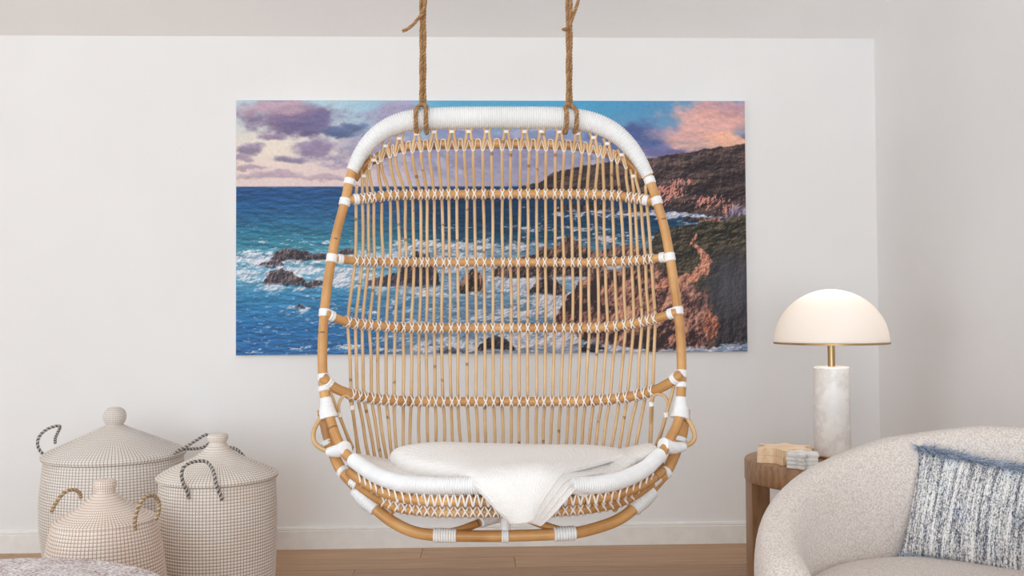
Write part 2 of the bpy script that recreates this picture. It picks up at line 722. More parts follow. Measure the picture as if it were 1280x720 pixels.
# floor: subfloor slab with separate oak planks
floor = struct(MB().box((WX0, WY0, -0.1), (WX1, WY1, -0.018)).build('floor', 'floor_oak', smooth=False))
PW = 0.185
plank_mesh = {}
row, y = 0, WY1 - 0.16
offs = {0: P(528, 688, 4.55)[0], 1: P(645, 705, 4.2)[0], 2: P(440, 716, 4.1)[0]}
yy = WY1
ylist = [(WY1 - 0.2, WY1)]
while ylist[-1][0] > WY0 + 0.02:
    ylist.append((max(WY0, ylist[-1][0] - PW), ylist[-1][0]))
for row, (ya, yb) in enumerate(ylist):
    Lp = 1.9
    x = offs.get(row, WX0 + random.random() * Lp)
    while x > WX0:
        x -= Lp
    while x < WX1:
        a, b = max(x, WX0), min(x + Lp, WX1)
        x += Lp
        if b - a < 0.02:
            continue
        key = (round(b - a, 4), round(yb - ya, 4))
        if key not in plank_mesh:
            hx, hy = (b - a) / 2 - 0.0006, (yb - ya) / 2 - 0.0006
            plank_mesh[key] = MB().box((-hx, -hy, -0.018), (hx, hy, 0.0), 0.0018).mesh('plank', 'floor_oak', smooth=False)
        o = bpy.data.objects.new('plank', plank_mesh[key])
        COL.objects.link(o)
        o.parent = floor
        o.location = ((a + b) / 2, (ya + yb) / 2, 0)

# baseboards: face with a rounded bead on top
bprof = [(0.0, 0.0), (0.014, 0.0), (0.014, 0.084), (0.011, 0.088), (0.013, 0.092), (0.011, 0.1), (0.005, 0.104), (0.0, 0.104)]
V = np.array([[(x, WY1 - a, z) for a, z in bprof] for x in (WX0, WX1)])
struct(MB().grid(V, None, True, True).build('baseboard_back', 'trim_paint', smooth=False))
V = np.array([[(WX1 - a, y_, z) for a, z in bprof] for y_ in (WY0, WY1 - 0.014)])
struct(MB().grid(V, None, True, True).build('baseboard_right', 'trim_paint', smooth=False))


# ------------------------------------------------------------------ the printed seascape on the wall
def hashn(ix, iy, seed):
    h = (ix.astype(np.int64) * 374761393 + iy.astype(np.int64) * 668265263 + seed * 982451653) & 0xFFFFFFFF
    h = ((h ^ (h >> 13)) * 1274126177) & 0xFFFFFFFF
    h = h ^ (h >> 16)
    return (h & 0xFFFF) / 65535.0


def vnoise(x, y, seed):
    ix, iy = np.floor(x), np.floor(y)
    fx, fy = x - ix, y - iy
    fx, fy = fx * fx * (3 - 2 * fx), fy * fy * (3 - 2 * fy)
    a, b = hashn(ix, iy, seed), hashn(ix + 1, iy, seed)
    c, d = hashn(ix, iy + 1, seed), hashn(ix + 1, iy + 1, seed)
    return (a * (1 - fx) + b * fx) * (1 - fy) + (c * (1 - fx) + d * fx) * fy


def fbm(x, y, seed, oct=5, gain=0.55):
    s, amp, tot = 0, 1.0, 0
    for k in range(oct):
        s = s + amp * vnoise(x * 2 ** k + 17.3 * k, y * 2 ** k - 9.1 * k, seed + k)
        tot += amp
        amp *= gain
    return s / tot


def sstep(a, b, x):
    t = np.clip((x - a) / (b - a), 0, 1)
    return t * t * (3 - 2 * t)


def paint_seascape(X, Y):
    """flat print: colours of the photographic seascape at sheet coordinates"""
    def over(img, c, m):
        return img + (np.asarray(c, float) - img) * m[..., None]

    def ramp(v, xs, cs):
        cs = np.array(cs, float)
        return np.stack([np.interp(v, xs, cs[:, k]) for k in range(3)], -1)

    def relief(sx, sy, seed, oct=6, gain=0.62, lx=-0.75, ly=-0.6):
        """printed light and dark of rugged ground: slope of a noise height field"""
        h = fbm(X / sx, Y / sy, seed, oct, gain)
        gyy, gxx = np.gradient(h)
        g = lx * gxx + ly * gyy
        return np.clip(0.5 + g / (3.2 * g.std()), 0, 1), h

    wx = X + 34 * (fbm(X / 34, Y / 20, 3, 6) - 0.5)
    wy = Y + 20 * (fbm(X / 34, Y / 20, 9, 6) - 0.5)
    fine = fbm(X / 2.2, Y / 2.2, 33, 3)
    # sky
    top = ramp(X, [297, 420, 500, 560, 720, 800, 931], [(190, 206, 214), (178, 206, 220), (150, 190, 215), (98, 172, 206), (84, 164, 206), (90, 152, 194), (120, 150, 190)])
    bot = ramp(X, [297, 430, 560, 700, 931], [(226, 204, 200), (222, 202, 202), (186, 180, 200), (168, 168, 196), (200, 170, 170)])
    cn = fbm(X / 22, Y / 12, 41, 6, 0.6)
    img = top + (bot - top) * sstep(132, 215, Y + 10 * (cn - 0.5))[..., None]
    img = over(img, (238, 226, 208), 0.7 * np.exp(-((X - 345) / 70) ** 2 - ((Y - 184) / 26) ** 2))
    clouds = [(600, 196, 160, 34, (156, 154, 188), .9), (560, 160, 60, 16, (146, 154, 194), .8), (680, 170, 60, 16, (150, 156, 196), .8),
              (492, 142, 34, 22, (172, 162, 192), .9), (465, 186, 46, 26, (156, 148, 178), .85), (368, 150, 70, 26, (134, 118, 150), 1.), (385, 160, 50, 12, (118, 108, 146), .9),
              (348, 137, 42, 10, (196, 168, 182), .8), (398, 154, 36, 14, (118, 112, 150), .85), (436, 163, 36, 9, (100, 114, 154), .95),
              (346, 173, 27, 7, (152, 134, 160), .95), (398, 186, 32, 12, (148, 134, 164), .95), (314, 191, 22, 9, (146, 132, 158), .95),
              (370, 199, 22, 6, (140, 130, 158), .95), (345, 219, 60, 5, (182, 162, 178), .85), (308, 203, 18, 5, (160, 144, 166), .85),
              (414, 221, 44, 4, (188, 166, 180), .8), (318, 211, 24, 3, (172, 152, 168), .8), (440, 206, 30, 5, (166, 150, 176), .8),
              (792, 172, 54, 22, (86, 104, 154), 1.), (768, 192, 44, 18, (110, 118, 166), .9),
              (852, 188, 60, 13, (122, 120, 166), 1.), (836, 166, 34, 10, (172, 156, 180), .9), (888, 150, 58, 30, (224, 174, 168), 1.),
              (868, 166, 46, 18, (226, 178, 172), .9), (905, 134, 44, 10, (200, 158, 168), .8), (912, 178, 40, 9, (238, 184, 158), .95),
              (862, 182, 30, 6, (238, 190, 166), .7), (928, 172, 14, 5, (128, 116, 148), .85), (640, 222, 130, 10, (172, 170, 196), .7)]
    lit, _ = relief(20, 11, 45, 4, 0.5, 0.2, -0.9)
    for cx, cy, rx, ry, c, a in clouds:
        d = np.sqrt(((wx - cx) / rx) ** 2 + ((wy - cy) / ry) ** 2)
        m = a * (1 - sstep(0.45, 1.2, d + 1.15 * (cn - 0.5)))
        shade = 0.94 + 0.10 * lit - 0.07 * np.clip((wy - cy) / ry, -1, 1)
        img = over(img, np.array(c, float) * shade[..., None], m)
    holes = sstep(0.54, 0.72, fbm(X / 24, Y / 10, 57, 6)) * ((X > 470) & (X < 770)) * sstep(150, 165, Y)
    img = over(img, (200, 196, 212), 0.6 * holes)
    # sea
    sea = ramp(Y, [234, 245, 265, 290, 306, 325, 350, 372, 410, 442], [(44, 84, 132), (32, 82, 134), (34, 92, 138), (44, 112, 142), (58, 128, 152), (104, 160, 184), (96, 156, 186), (52, 124, 168), (40, 106, 160), (46, 104, 160)])
    dark = ramp(Y, [234, 250, 275, 300, 318, 345, 370, 400, 442], [(40, 74, 116), (26, 62, 98), (24, 64, 98), (34, 82, 112), (118, 148, 172), (120, 152, 180), (112, 148, 178), (104, 136, 168), (122, 140, 164)])
    k2 = sstep(440, 560, X + 50 * (fbm(X / 50, Y / 20, 5) - 0.5))
    sea = sea + (dark - sea) * k2[..., None]
    strk = fbm(X / 30, Y / 3.0, 61, 5)
    rip, _ = relief(11, 3.2, 71, 4, 0.6, 0.1, -1)
    sea = sea * (0.66 + 0.34 * strk + 0.34 * rip)[..., None]
    dens = np.zeros_like(X)
    for cx, cy, rx, ry, a in [(330, 326, 90, 13, .8), (345, 342, 100, 15, .85), (420, 345, 90, 18, .8), (350, 362, 80, 8, .5), (470, 322, 90, 12, .75), (560, 310, 130, 11, .8),
                              (560, 332, 100, 16, .8), (545, 366, 90, 12, .65), (640, 356, 90, 16, .85), (690, 378, 60, 24, .95), (640, 395, 90, 12, .7), (560, 400, 110, 12, .45), (560, 430, 110, 14, .75),
                              (680, 425, 110, 15, .9), (760, 436, 70, 8, .85), (900, 437, 70, 5, .8), (770, 270, 120, 6, .75), (700, 262, 70, 4, .6),
                              (720, 288, 100, 6, .6), (865, 270, 80, 6, .85), (745, 301, 90, 7, .7), (385, 384, 60, 6, .5), (440, 402, 80, 8, .4),
                              (330, 436, 50, 5, .5), (420, 434, 90, 7, .5), (395, 304, 60, 4, .45), (335, 300, 60, 4, .3), (600, 285, 100, 4, .35), (500, 385, 90, 10, .5)]:
        dens = np.maximum(dens, a * np.exp(-(((wx - cx) / rx) ** 2 + ((Y - cy) / ry) ** 2)))
    fn = fbm((X + 0.8 * Y) / 13, Y / 4.2, 81, 6, 0.68)
    foam = sstep(-0.03, 0.15, fn - (0.77 - 0.57 * dens))
    spark = sstep(0.66, 0.78, fbm(X / 8, Y / 1.7, 91, 4, 0.6)) * sstep(250, 320, Y) * 0.6
    flt, _ = relief(9, 6, 95, 5, 0.65)
    fcol = ramp(flt, [0.0, 0.4, 1.0], [(136, 158, 190), (204, 210, 222), (240, 238, 240)])
    fcol = fcol + sstep(560, 760, X)[..., None] * np.array([2, -7, -8.0])
    sea = sea + (fcol - sea) * np.clip(foam * 0.95 + spark, 0, 1)[..., None]
    img = img + (sea - img) * sstep(233.6, 234.8, Y)[..., None]
    # rocks
    rl, rh = relief(13, 13, 101, 6, 0.68)
    rs, _ = relief(5.5, 14, 103, 5, 0.65, -0.9, -0.3)
    rf = np.clip(rl * 0.62 + rs * 0.38 + 0.25 * (fine - 0.5), 0, 1)

    def stone(shadow, mid, lightc, bias=0.0):
        return ramp(np.clip(rf + bias, 0, 1), [0.30, 0.58, 0.95], [shadow, mid, lightc]) * (0.62 + 0.38 * sstep(0.36, 0.52, rh))[..., None]

    e1 = fbm(X / 7, Y / 7, 121, 5, 0.65) - 0.5
    # far headland
    tp = np.interp(X, [630, 655, 672, 690, 720, 760, 812, 850, 890, 931], [237, 233, 229, 217, 210, 203, 199, 193, 186, 181]) + 4 * (fbm(X / 4, Y * 0 + 3, 121, 4) - 0.5)
    bt = np.interp(X, [630, 690, 740, 790, 820, 860, 931], [237, 240, 247, 257, 264, 268, 276]) + 9 * e1
    m = sstep(-0.6, 0.6, Y - tp) * sstep(-0.6, 0.6, bt - Y) * (X > 640)
    hl, _ = relief(42, 18, 131, 5, 0.55, -0.6, -0.6)
    hill = ramp(np.clip(0.55 * hl + 0.45 * rf, 0, 1), [0.15, 0.5, 0.85], [(44, 38, 46), (78, 65, 68), (128, 104, 94)])
    hill = hill * (0.72 + 0.5 * fbm((X + 2 * Y) / 50, Y / 14, 133, 4))[..., None]
    img = over(img, hill, m)
    lit = np.zeros_like(X)
    for cx, cy, rx, ry, a in [(833, 242, 24, 11, 1), (850, 229, 20, 4, .9), (820, 252, 18, 8, .9), (882, 254, 34, 10, .75), (780, 250, 26, 6, .5), (914, 264, 22, 8, .8), (720, 240, 30, 3, .4)]:
        lit = np.maximum(lit, a * np.exp(-(((X - cx) / rx) ** 2 + ((Y - cy) / ry) ** 2)))
    img = over(img, ramp(rf, [0.3, 0.7], [(148, 96, 92), (216, 150, 134)]), m * sstep(0.52, 0.66, rf * 0.6 + 0.38 * lit) * sstep(0.12, 0.4, lit))
    # sea stacks and shore rocks: skyline points, foot line, colours
    G, BR_, DK = ((46, 44, 58), (96, 86, 94), (158, 132, 126)), ((50, 42, 48), (104, 82, 80), (190, 142, 122)), ((30, 32, 46), (60, 58, 70), (110, 96, 98))
    stacks = [([338, 348, 362, 378, 392, 408, 412], [323, 315, 312, 313, 316, 318, 324], 326, G), ([322, 336, 350, 356], [331, 326, 325, 331], 333, G),
              ([330, 338, 352, 366, 380, 388], [352, 340, 335, 341, 350, 355], 356, G), ([376, 390, 404, 410], [356, 351, 352, 357], 359, G), ([368, 375, 382], [384, 379, 384], 386, DK),
              ([420, 430, 442, 446], [318, 311, 313, 318], 320, G), ([456, 478, 498, 506, 520, 534, 542, 548], [352, 346, 340, 322, 316, 318, 334, 352], 359, ((44, 46, 66), (76, 72, 92), (140, 108, 104))),
              ([568, 578, 588, 597, 606], [362, 346, 337, 342, 364], 367, BR_), ([612, 628, 650, 664, 676, 686, 698, 708, 722, 740, 752], [344, 326, 324, 318, 308, 314, 304, 297, 306, 318, 330], 348, BR_),
              ([738, 756, 776, 796, 816, 822], [322, 312, 308, 310, 316, 322], 334, ((70, 56, 58), (132, 100, 94), (200, 152, 132))), ([656, 668, 682, 694, 706], [366, 352, 346, 354, 368], 370, ((36, 36, 50), (78, 70, 80), (142, 116, 112))),
              ([592, 604, 616, 628, 640], [436, 424, 418, 423, 436], 438, DK), ([540, 556, 580], [440, 433, 438], 441, ((60, 72, 98), (96, 104, 124), (140, 140, 150))),
              ([862, 876, 892, 908, 918], [286, 276, 272, 278, 288], 292, ((84, 60, 60), (162, 110, 98), (222, 156, 134))), ([904, 914, 926, 936], [272, 260, 258, 268], 280, ((92, 80, 100), (140, 124, 146), (200, 180, 192))),
              ([690, 712, 738, 768], [262, 256, 252, 262], 266, DK), ([772, 790, 812], [266, 260, 264], 268, DK), ([846, 860, 880], [277, 272, 276], 279, DK), ([720, 734, 752], [438, 426, 436], 440, DK)]
    for xs, ys, foot, cs in stacks:
        w_ = xs[-1] - xs[0]
        amp = min(12.0, 0.12 * w_ + 3)
        tp = np.interp(X, xs, ys) + amp * e1
        m = sstep(-0.7, 0.7, Y - tp) * sstep(-0.8, 0.8, foot + 7 * (fbm(X / 6, Y / 8, 143, 4) - 0.5) - Y) * sstep(xs[0] - 1, xs[0] + 2, X + 3 * e1) * sstep(xs[-1] + 1, xs[-1] - 2, X + 3 * e1)
        bias = 0.16 - 0.42 * np.clip((Y - np.interp(X, xs, ys)) / max(6, foot - min(ys)), 0, 1)
        img = over(img, stone(*cs, bias=bias), m)
        spray = np.exp(-((Y - foot - 1) / 3.0) ** 2) * sstep(xs[0] - 8, xs[0] + 4, X) * sstep(xs[-1] + 8, xs[-1] - 4, X)
        img = over(img, fcol, spray * sstep(0.42, 0.58, fn) * 0.9 * (foot < 400))
    # near cliff
    tp = np.interp(X, [680, 703, 722, 743, 770, 795, 808, 817, 850, 931], [420, 376, 352, 341, 338, 334, 312, 291, 283, 272]) + 12 * e1
    bt = np.interp(X, [680, 720, 760, 810, 870, 931], [404, 424, 434, 440, 438, 431]) + 8 * (fbm(X / 7, Y * 0 + 8, 155, 4) - 0.5)
    m = sstep(-1, 1, Y - tp) * sstep(-1, 1, bt - Y) * (X > 690)
    big, _ = relief(36, 30, 157, 4, 0.55, -0.9, -0.4)
    cf = np.clip(0.62 * rf + 0.50 * big - 0.10 - 0.22 * (1 - sstep(0.38, 0.54, rh)) - 0.22 * sstep(405, 440, Y) - 0.25 * sstep(770, 700, X) + 0.06 * sstep(830, 870, X), 0, 1)
    cliff = ramp(cf, [0.12, 0.36, 0.55, 0.85], [(58, 42, 46), (122, 86, 80), (182, 128, 110), (230, 178, 150)])
    bl, _ = relief(7, 5, 163, 5, 0.65)
    bush = ramp(np.clip(0.6 * bl + 0.4 * hl, 0, 1), [0.15, 0.5, 0.9], [(32, 32, 32), (66, 62, 52), (122, 108, 86)])
    gx = X + 30 * (fbm(X / 16, Y / 12, 161, 6) - 0.5)
    gy = Y + 26 * (fbm(X / 16, Y / 12, 165, 6) - 0.5)
    gb = np.interp(gx, [690, 800, 825, 850, 880, 931], [300, 305, 342, 350, 372, 445])
    cliff = over(cliff, bush, sstep(-6, 6, gb - gy))
    darkr = sstep(878, 896, gx + 0.10 * (gy - 350))
    cliff = over(cliff, ramp(rf, [0.2, 0.8], [(36, 36, 42), (84, 76, 80)]), darkr * sstep(308, 332, gy))
    haze = np.exp(-((X - 915) / 40) ** 2 - ((Y - 365) / 40) ** 2)
    cliff = over(cliff, (100, 102, 112), 0.55 * haze)
    path = np.full_like(X, 99.0)
    pts = [(868, 295), (862, 305), (874, 316), (881, 328), (876, 340), (862, 349), (840, 355), (815, 360)]
    for (x0, y0), (x1, y1) in zip(pts[:-1], pts[1:]):
        t = np.clip(((X - x0) * (x1 - x0) + (Y - y0) * (y1 - y0)) / ((x1 - x0) ** 2 + (y1 - y0) ** 2), 0, 1)
        path = np.minimum(path, np.hypot(X - (x0 + t * (x1 - x0)), Y - (y0 + t * (y1 - y0))))
    wd = np.interp(Y, [295, 310, 330, 350, 362], [1.5, 4, 8, 8, 6])
    cliff = over(cliff, ramp(rf, [0.2, 0.75], [(150, 92, 78), (230, 170, 142)]), (1 - sstep(0.5, 1.0, path / wd + 1.6 * e1)) * sstep(0.25, 0.5, rf + 0.2))
    low = np.exp(-((gx - 884) / 9) ** 2 - ((Y - 408) / 24) ** 2)
    cliff = over(cliff, ramp(rf, [0.3, 0.8], [(110, 66, 56), (224, 152, 122)]), sstep(0.3, 0.6, low) * 0.9)
    img = over(img, cliff, m)
    edge = np.exp(-((Y - bt) / 3.5) ** 2) * (X > 700)
    img = over(img, fcol, edge * sstep(0.45, 0.6, fn) * 0.85)
    img = (img - 128) * 1.06 + 126
    return np.clip(img * (0.95 + 0.10 * fine)[..., None], 0, 255)


PX0, PX1, PZ0, PZ1 = -1.1519, 1.2844, 1.113 - 0.1979, 1.113 + 1.0141
art = thing('canvas_print', 'wide frameless print of a rocky ocean coast at sunset hanging on the white wall', 'picture', ((PX0 + PX1) / 2, WY1, PZ0))
MB().box((PX0, WY1 - 0.028, PZ0), (PX1, WY1 - 0.001, PZ1), 0.002).build('panel', 'panel_edge', art, smooth=False)
NX, NY = 820, 410
gx, gy = np.meshgrid(np.linspace(0, 1, NX), np.linspace(0, 1, NY))
e = 0.002
V = np.stack([PX0 + e + gx * (PX1 - PX0 - 2 * e), np.full_like(gx, WY1 - 0.0288), PZ1 - e - gy * (PZ1 - PZ0 - 2 * e)], -1)
sheet = MB().grid(V[::-1], None).build('print', 'printed_seascape', art, smooth=False)
img = paint_seascape(297 + gx * 634, 127 + gy * 315)[::-1]
att = sheet.data.color_attributes.new('ink', 'FLOAT_COLOR', 'POINT')
rg = np.ones((NX * NY, 4), np.float32)
rg[:, :3] = lin(img.reshape(-1, 3))
att.data.foreach_set('color', rg.ravel())


# ------------------------------------------------------------------ hanging rattan chair
LEFT = [(632, 147, 3.20), (560, 147.5, 3.20), (515, 150.5, 3.20), (490, 157.5, 3.195), (470, 170, 3.19), (453, 189, 3.18), (440, 214, 3.17), (431, 253, 3.15),
        (419.5, 297, 3.13), (409, 358, 3.10), (404, 412, 3.07), (403, 455, 3.05), (405, 487, 3.03), (409.5, 511, 3.01), (415.5, 533, 2.99), (422, 550, 2.965),
        (431, 566, 2.93), (447, 580, 2.88), (469, 593, 2.80), (497, 603, 2.72), (524, 606, 2.67), (552, 607, 2.64), (591, 607, 2.625)]
RIGHT = [(700, 147.5, 3.20), (738, 152.5, 3.20), (765, 164, 3.195), (785, 181, 3.19), (799, 200, 3.18), (810, 220, 3.17), (820, 249, 3.15), (832, 292, 3.13),
         (843, 358, 3.10), (850, 412, 3.07), (852, 455, 3.05), (851.5, 487, 3.03), (850.5, 511, 3.01), (847, 530, 2.99), (840, 544, 2.965), (832, 559, 2.93),
         (822, 572, 2.88), (806, 586, 2.80), (779, 599, 2.72), (751, 605.5, 2.67), (718, 607, 2.64), (676, 607, 2.625)]
LEFT3 = [P(*q) for q in LEFT]
RIGHT3 = [P(*q) for q in RIGHT]
FRONT = P(632, 607, 2.62)
base = P(631, 678, 2.85)
chair = thing('hanging_chair', 'tall arched rattan hanging chair with white cord wrapping on its top and seat rim', 'hanging chair', base)
loop = LEFT3[::-1] + RIGHT3 + [FRONT]          # front-left, up the left side, over the top, down the right
frame = MB().path(loop, 0.0152, 0.015, 12, closed=True).build('frame', 'rattan_pole', chair)


def at_y(side, y):
    """point of the side pole at a frame height"""
    src = LEFT if side < 0 else RIGHT
    ys = [q[1] for q in src]
    x = np.interp(y, ys, [q[0] for q in src])
    d = np.interp(y, ys, [q[2] for q in src])
    return x, d


def pole_pts(side, y0, y1, n=4):
    return [P(*(lambda xd: (xd[0], y, xd[1]))(at_y(side, y))) for y in np.linspace(y0, y1, n)]


# white cord round the top arch, thick; ends taper on the side poles
arch = LEFT3[:7][::-1] + RIGHT3[:6]
arch = [LEFT3[6]] + LEFT3[1:6][::-1] + [LEFT3[0]] + RIGHT3[:6]
MB().wrap(arch, [0.0195, 0.026, 0.0315, 0.0345, 0.0355, 0.036, 0.036, 0.036, 0.0355, 0.0345, 0.0315, 0.026, 0.0195], 0.0072, 24, 0.0030).build('top_wrapping', 'cord_white', chair)
rimp = LEFT3[17:][::-1]
rimp = [LEFT3[16] * .35 + LEFT3[17] * .65] + LEFT3[18:] + [FRONT] + RIGHT3[:17:-1][:4] + [RIGHT3[17], RIGHT3[16] * .75 + RIGHT3[15] * .25]
MB().wrap(rimp, [0.021, 0.0225, 0.0232, 0.0232, 0.0232, 0.0232, 0.0232, 0.0225, 0.021], 0.0068, 22, 0.0030).build('seat_rim_wrapping', 'cord_white', chair)

# bindings on the side poles
for side, ys in ((-1, [(223.5, 231, .0185), (248, 257, .0185), (318, 328, .0185), (386.5, 396, .0185), (467.5, 476.5, .018), (483, 489.5, .018)]),
                 (1, [(222, 230, .0185), (247, 256, .0185), (316.5, 326.5, .0185), (384, 393.5, .0185), (463, 472, .018), (478, 484.5, .018)])):
    for y0, y1, r in ys:
        MB().wrap(pole_pts(side, y0, y1), r, 0.0085, 18, 0.0012).build('binding', 'cord_white', chair)
    pts = [q + np.array([side * k, 0.004 * j, 0]) for j, (q, k) in enumerate(zip(pole_pts(side, 497 if side < 0 else 496, 523, 4), (0, .001, .004, .006)))]
    MB().wrap(pts, [.0175, .021, .026, .030], 0.005, 20, 0.0006).build('binding', 'cord_white', chair)

# horizontal rungs, bowed away from the sitter
RUNG = [
    dict(r=.0145, bow=.10, p=[(436, 250), (450, 248.5), (468, 246.5), (497, 243.5), (560, 242.8), (632, 242.5), (700, 242.5), (751, 243.2), (780, 245.5), (797, 248.2), (816, 252)]),
    dict(r=.0135, bow=.16, p=[(416, 323), (432, 325), (463, 327), (500, 327.6), (547, 328), (632, 328), (700, 328), (751, 327.8), (795, 325.5), (823, 322.5), (837, 320.5)]),
    dict(r=.0145, bow=.20, p=[(406, 391.5), (418, 397), (437, 403), (465, 406.5), (505, 409.3), (560, 410), (632, 410), (700, 410), (752, 409.3), (790, 404.5), (820, 398), (847, 389.5)]),
    dict(r=.0158, bow=.24, p=[(404, 472), (414, 482), (430, 490), (455, 496.5), (485, 500), (530, 501.8), (580, 502), (640, 502), (700, 501.8), (740, 500.8), (780, 497), (815, 489), (838, 478), (850, 468)]),
]
FD = lambda y: np.interp(y, [147, 214, 300, 358, 455, 511], [3.2, 3.17, 3.13, 3.10, 3.05, 3.01])


def rung_depth(i, x):
    g = RUNG[i]
    xa, xb = g['p'][0][0], g['p'][-1][0]
    t = abs((x - (xa + xb) / 2) / ((xb - xa) / 2))
    d0 = FD(g['p'][len(g['p']) // 2][1])
    return d0 + g['bow'] * (1 - min(1, t) ** 2.2)


rung_obj = []
for i, g in enumerate(RUNG):
    pts = [P(x, y, rung_depth(i, x)) for x, y in g['p']]
    o = MB().path(pts, g['r'], 0.02, 10).build('rung', 'rattan_pole', chair)
    rung_obj.append(o)
    g['c'] = spline(pts, 0.004)[0]
    for e0, e1 in ((0, 1), (-1, -2)):
        a, b = pts[e0], pts[e1]
        u = unit(b - a)
        MB().wrap([a + u * 0.016, a + u * 0.024, a + u * 0.034], g['r'] + 0.0035, 0.0085, 16, 0.0012).build('binding', 'cord_white', chair)

# inner arch under the white top
ARCH = [(442, 224), (449, 214), (458, 205.5), (468, 199), (479, 192.5), (491, 187.5), (505, 184), (530, 181.5), (560, 180.6), (632, 180), (700, 181), (730, 184), (755, 189.5), (775, 197.5), (790, 208), (803, 222)]
apts = [P(x, y, 3.215) for x, y in ARCH]
arch_rail = MB().path(apts, 0.0155, 0.015, 10).build('arch_rail', 'rattan_pole', chair)
arch_y = lambda x: float(np.interp(x, [q[0] for q in ARCH], [q[1] for q in ARCH]))

# vertical spindles
X1 = [445, 453, 460, 467, 477, 487, 496, 506, 515, 525, 533.6, 542.5, 552, 561, 571, 583.6, 593, 604, 615.6, 628, 638, 650, 660, 671, 682, 694, 702.5, 713, 723, 734, 744, 755, 765, 775, 786, 793, 800.5, 808]
X2 = [444, 453, 460.5, 468, 478.6, 488, 499.4, 508, 517.5, 526, 534, 544, 554, 562, 572, 583.6, 594.4, 605, 615.6, 628.6, 638, 648, 659.4, 672, 681.7, 694, 705, 715.6, 725.6, 736.4, 747, 756.7, 768, 779.7, 789.4, 797.5, 806.7, 814]
X3 = [435, 444.5, 453, 462, 472.5, 483, 494, 504, 514, 524, 533, 542.5, 552, 562.5, 573, 584, 595.5, 606, 616, 628, 639, 649, 659.5, 671, 682, 693, 705, 715.5, 725.5, 737, 748, 759.5, 771, 782, 792, 802.5, 811, 819]
X4 = [439, 447, 455, 464.5, 473, 483, 492.5, 504, 514, 524, 534, 544, 554, 564, 572.5, 584, 595, 606, 617, 627.5, 639, 649, 659.5, 671, 681, 691, 701, 711, 721, 732, 742, 752.5, 762.5, 774, 784, 797, 807, 816]
X5 = [447, 457.5, 466, 473, 480, 488, 495, 504, 512.5, 524, 535, 545, 556, 566, 576, 587.5, 597.5, 607.5, 619, 629, 639, 649, 659.5, 670, 679, 688, 698, 708, 718, 727.5, 736, 745, 754, 765, 775, 784.5, 795, 813]
TIE = [(455, 220.5), (467, 200.5), (482, 183), (499.5, 173.5), (521, 168), (542.5, 165.5), (565, 165), (586, 165), (609, 165), (633, 165), (656, 165), (677, 165), (699.5, 165.5), (722, 167.5), (742, 172.5), (759, 180), (777, 194), (792, 220.5)]
SR = 0.0054
yr = lambda i, x: float(np.interp(x, [q[0] for q in RUNG[i]['p']], [q[1] for q in RUNG[i]['p']]))
spindle_top = {}
for j in range(38):
    pts = []
    d5 = rung_depth(3, X4[j]) + 0.03
    pts.append(P(X5[j] + (X5[j] - 632) * -0.035, 586, d5 - 0.05))
    pts.append(P(X5[j], 556, d5))
    for i, X in ((3, X4), (2, X3), (1, X2), (0, X1)):
        x = X[j]
        d = rung_depth(i, x) + RUNG[i]['r'] + SR
        pts.append(P(x, yr(i, x), d))
    # small wobble between the rungs, as bent cane has
    w = []
    for a, b in zip(pts[:-1], pts[1:]):
        w += [a, (a + b) / 2 + np.array([random.uniform(-.0022, .0022), random.uniform(-.001, .003), 0])]
    pts = w + [pts[-1]]
    if 0 < j < 37:
        kx, ky = TIE[(j - 1) // 2]
        s = -1 if j % 2 == 1 else 1
        if 455 < kx < 792:
            xa = kx + s * 5.4
            ya = arch_y(xa)
            pts.append(P(xa * .9 + X1[j] * .1, ya + 20, 3.205))
            pts.append(P(xa, ya + 3, 3.215 - 0.0155 - SR))
            spindle_top[j] = (xa, ya)
        pts.append(P(kx + s * 2.1, ky, 3.20))
        if ky < 210:
            pts.append(P(kx + s * 5.2, ky - 7, 3.20))
        else:
            pts.append(P(kx + s * 4 - math.copysign(3, kx - 632) * 0, ky - 9, 3.20))
    else:
        x, d = at_y(-1 if j == 0 else 1, 228)
        pts.append(P(X1[j] + (1 if j == 0 else -1), 232, d))
    MB().path(pts, SR, 0.02, 7).build('spindle', 'rattan_cane', chair)
for kx, ky in TIE:
    MB().wrap([P(kx, ky - 1.9, 3.2), P(kx, ky, 3.2), P(kx, ky + 1.9, 3.2)], 0.0098, 0.005, 12, 0.001).build('tie', 'lace_white', chair)

# crossed lashings where a spindle meets a rung: one shared mesh, set round each rung
R0 = 0.0145


def lash_mesh():
    m = MB()
    for s in (-1, 1):
        for off in (-0.0011, 0.0011):
            ph = np.linspace(-2.1, 2.1, 13)
            xx = s * (0.0062 * np.tanh(ph * 1.5) + off)
            rr = R0 + 0.0022 + (0.0008 if s > 0 else 0)
            c = np.stack([xx, -rr * np.cos(ph), rr * np.sin(ph)], -1)
            m.tube(c, 0.00135, 5)
    return m.mesh('lashing', 'lace_white')


LM = lash_mesh()
for i, X in ((0, X1), (1, X2), (2, X3), (3, X4)):
    c = RUNG[i]['c']
    proj = np.array([P(x, yr(i, x), rung_depth(i, x)) for x in X])
    tg = np.gradient(c, axis=0)
    for q in proj:
        k_ = int(np.argmin(np.linalg.norm(c - q, axis=1)))
        t = unit(tg[k_])
        y_ax = unit(np.array([0, 1.0, 0]) - t * t[1])
        z_ax = np.cross(t, y_ax)
        o = bpy.data.objects.new('lashing', LM)
        COL.objects.link(o)
        o.parent = rung_obj[i]
        sc = RUNG[i]['r'] / R0
        mt = Matrix(((t[0], y_ax[0], z_ax[0]), (t[1], y_ax[1], z_ax[1]), (t[2], y_ax[2], z_ax[2])))
        o.rotation_euler = mt.to_euler()
        o.scale = (1.0, sc, sc)
        o.location = Vector(c[k_] - base)

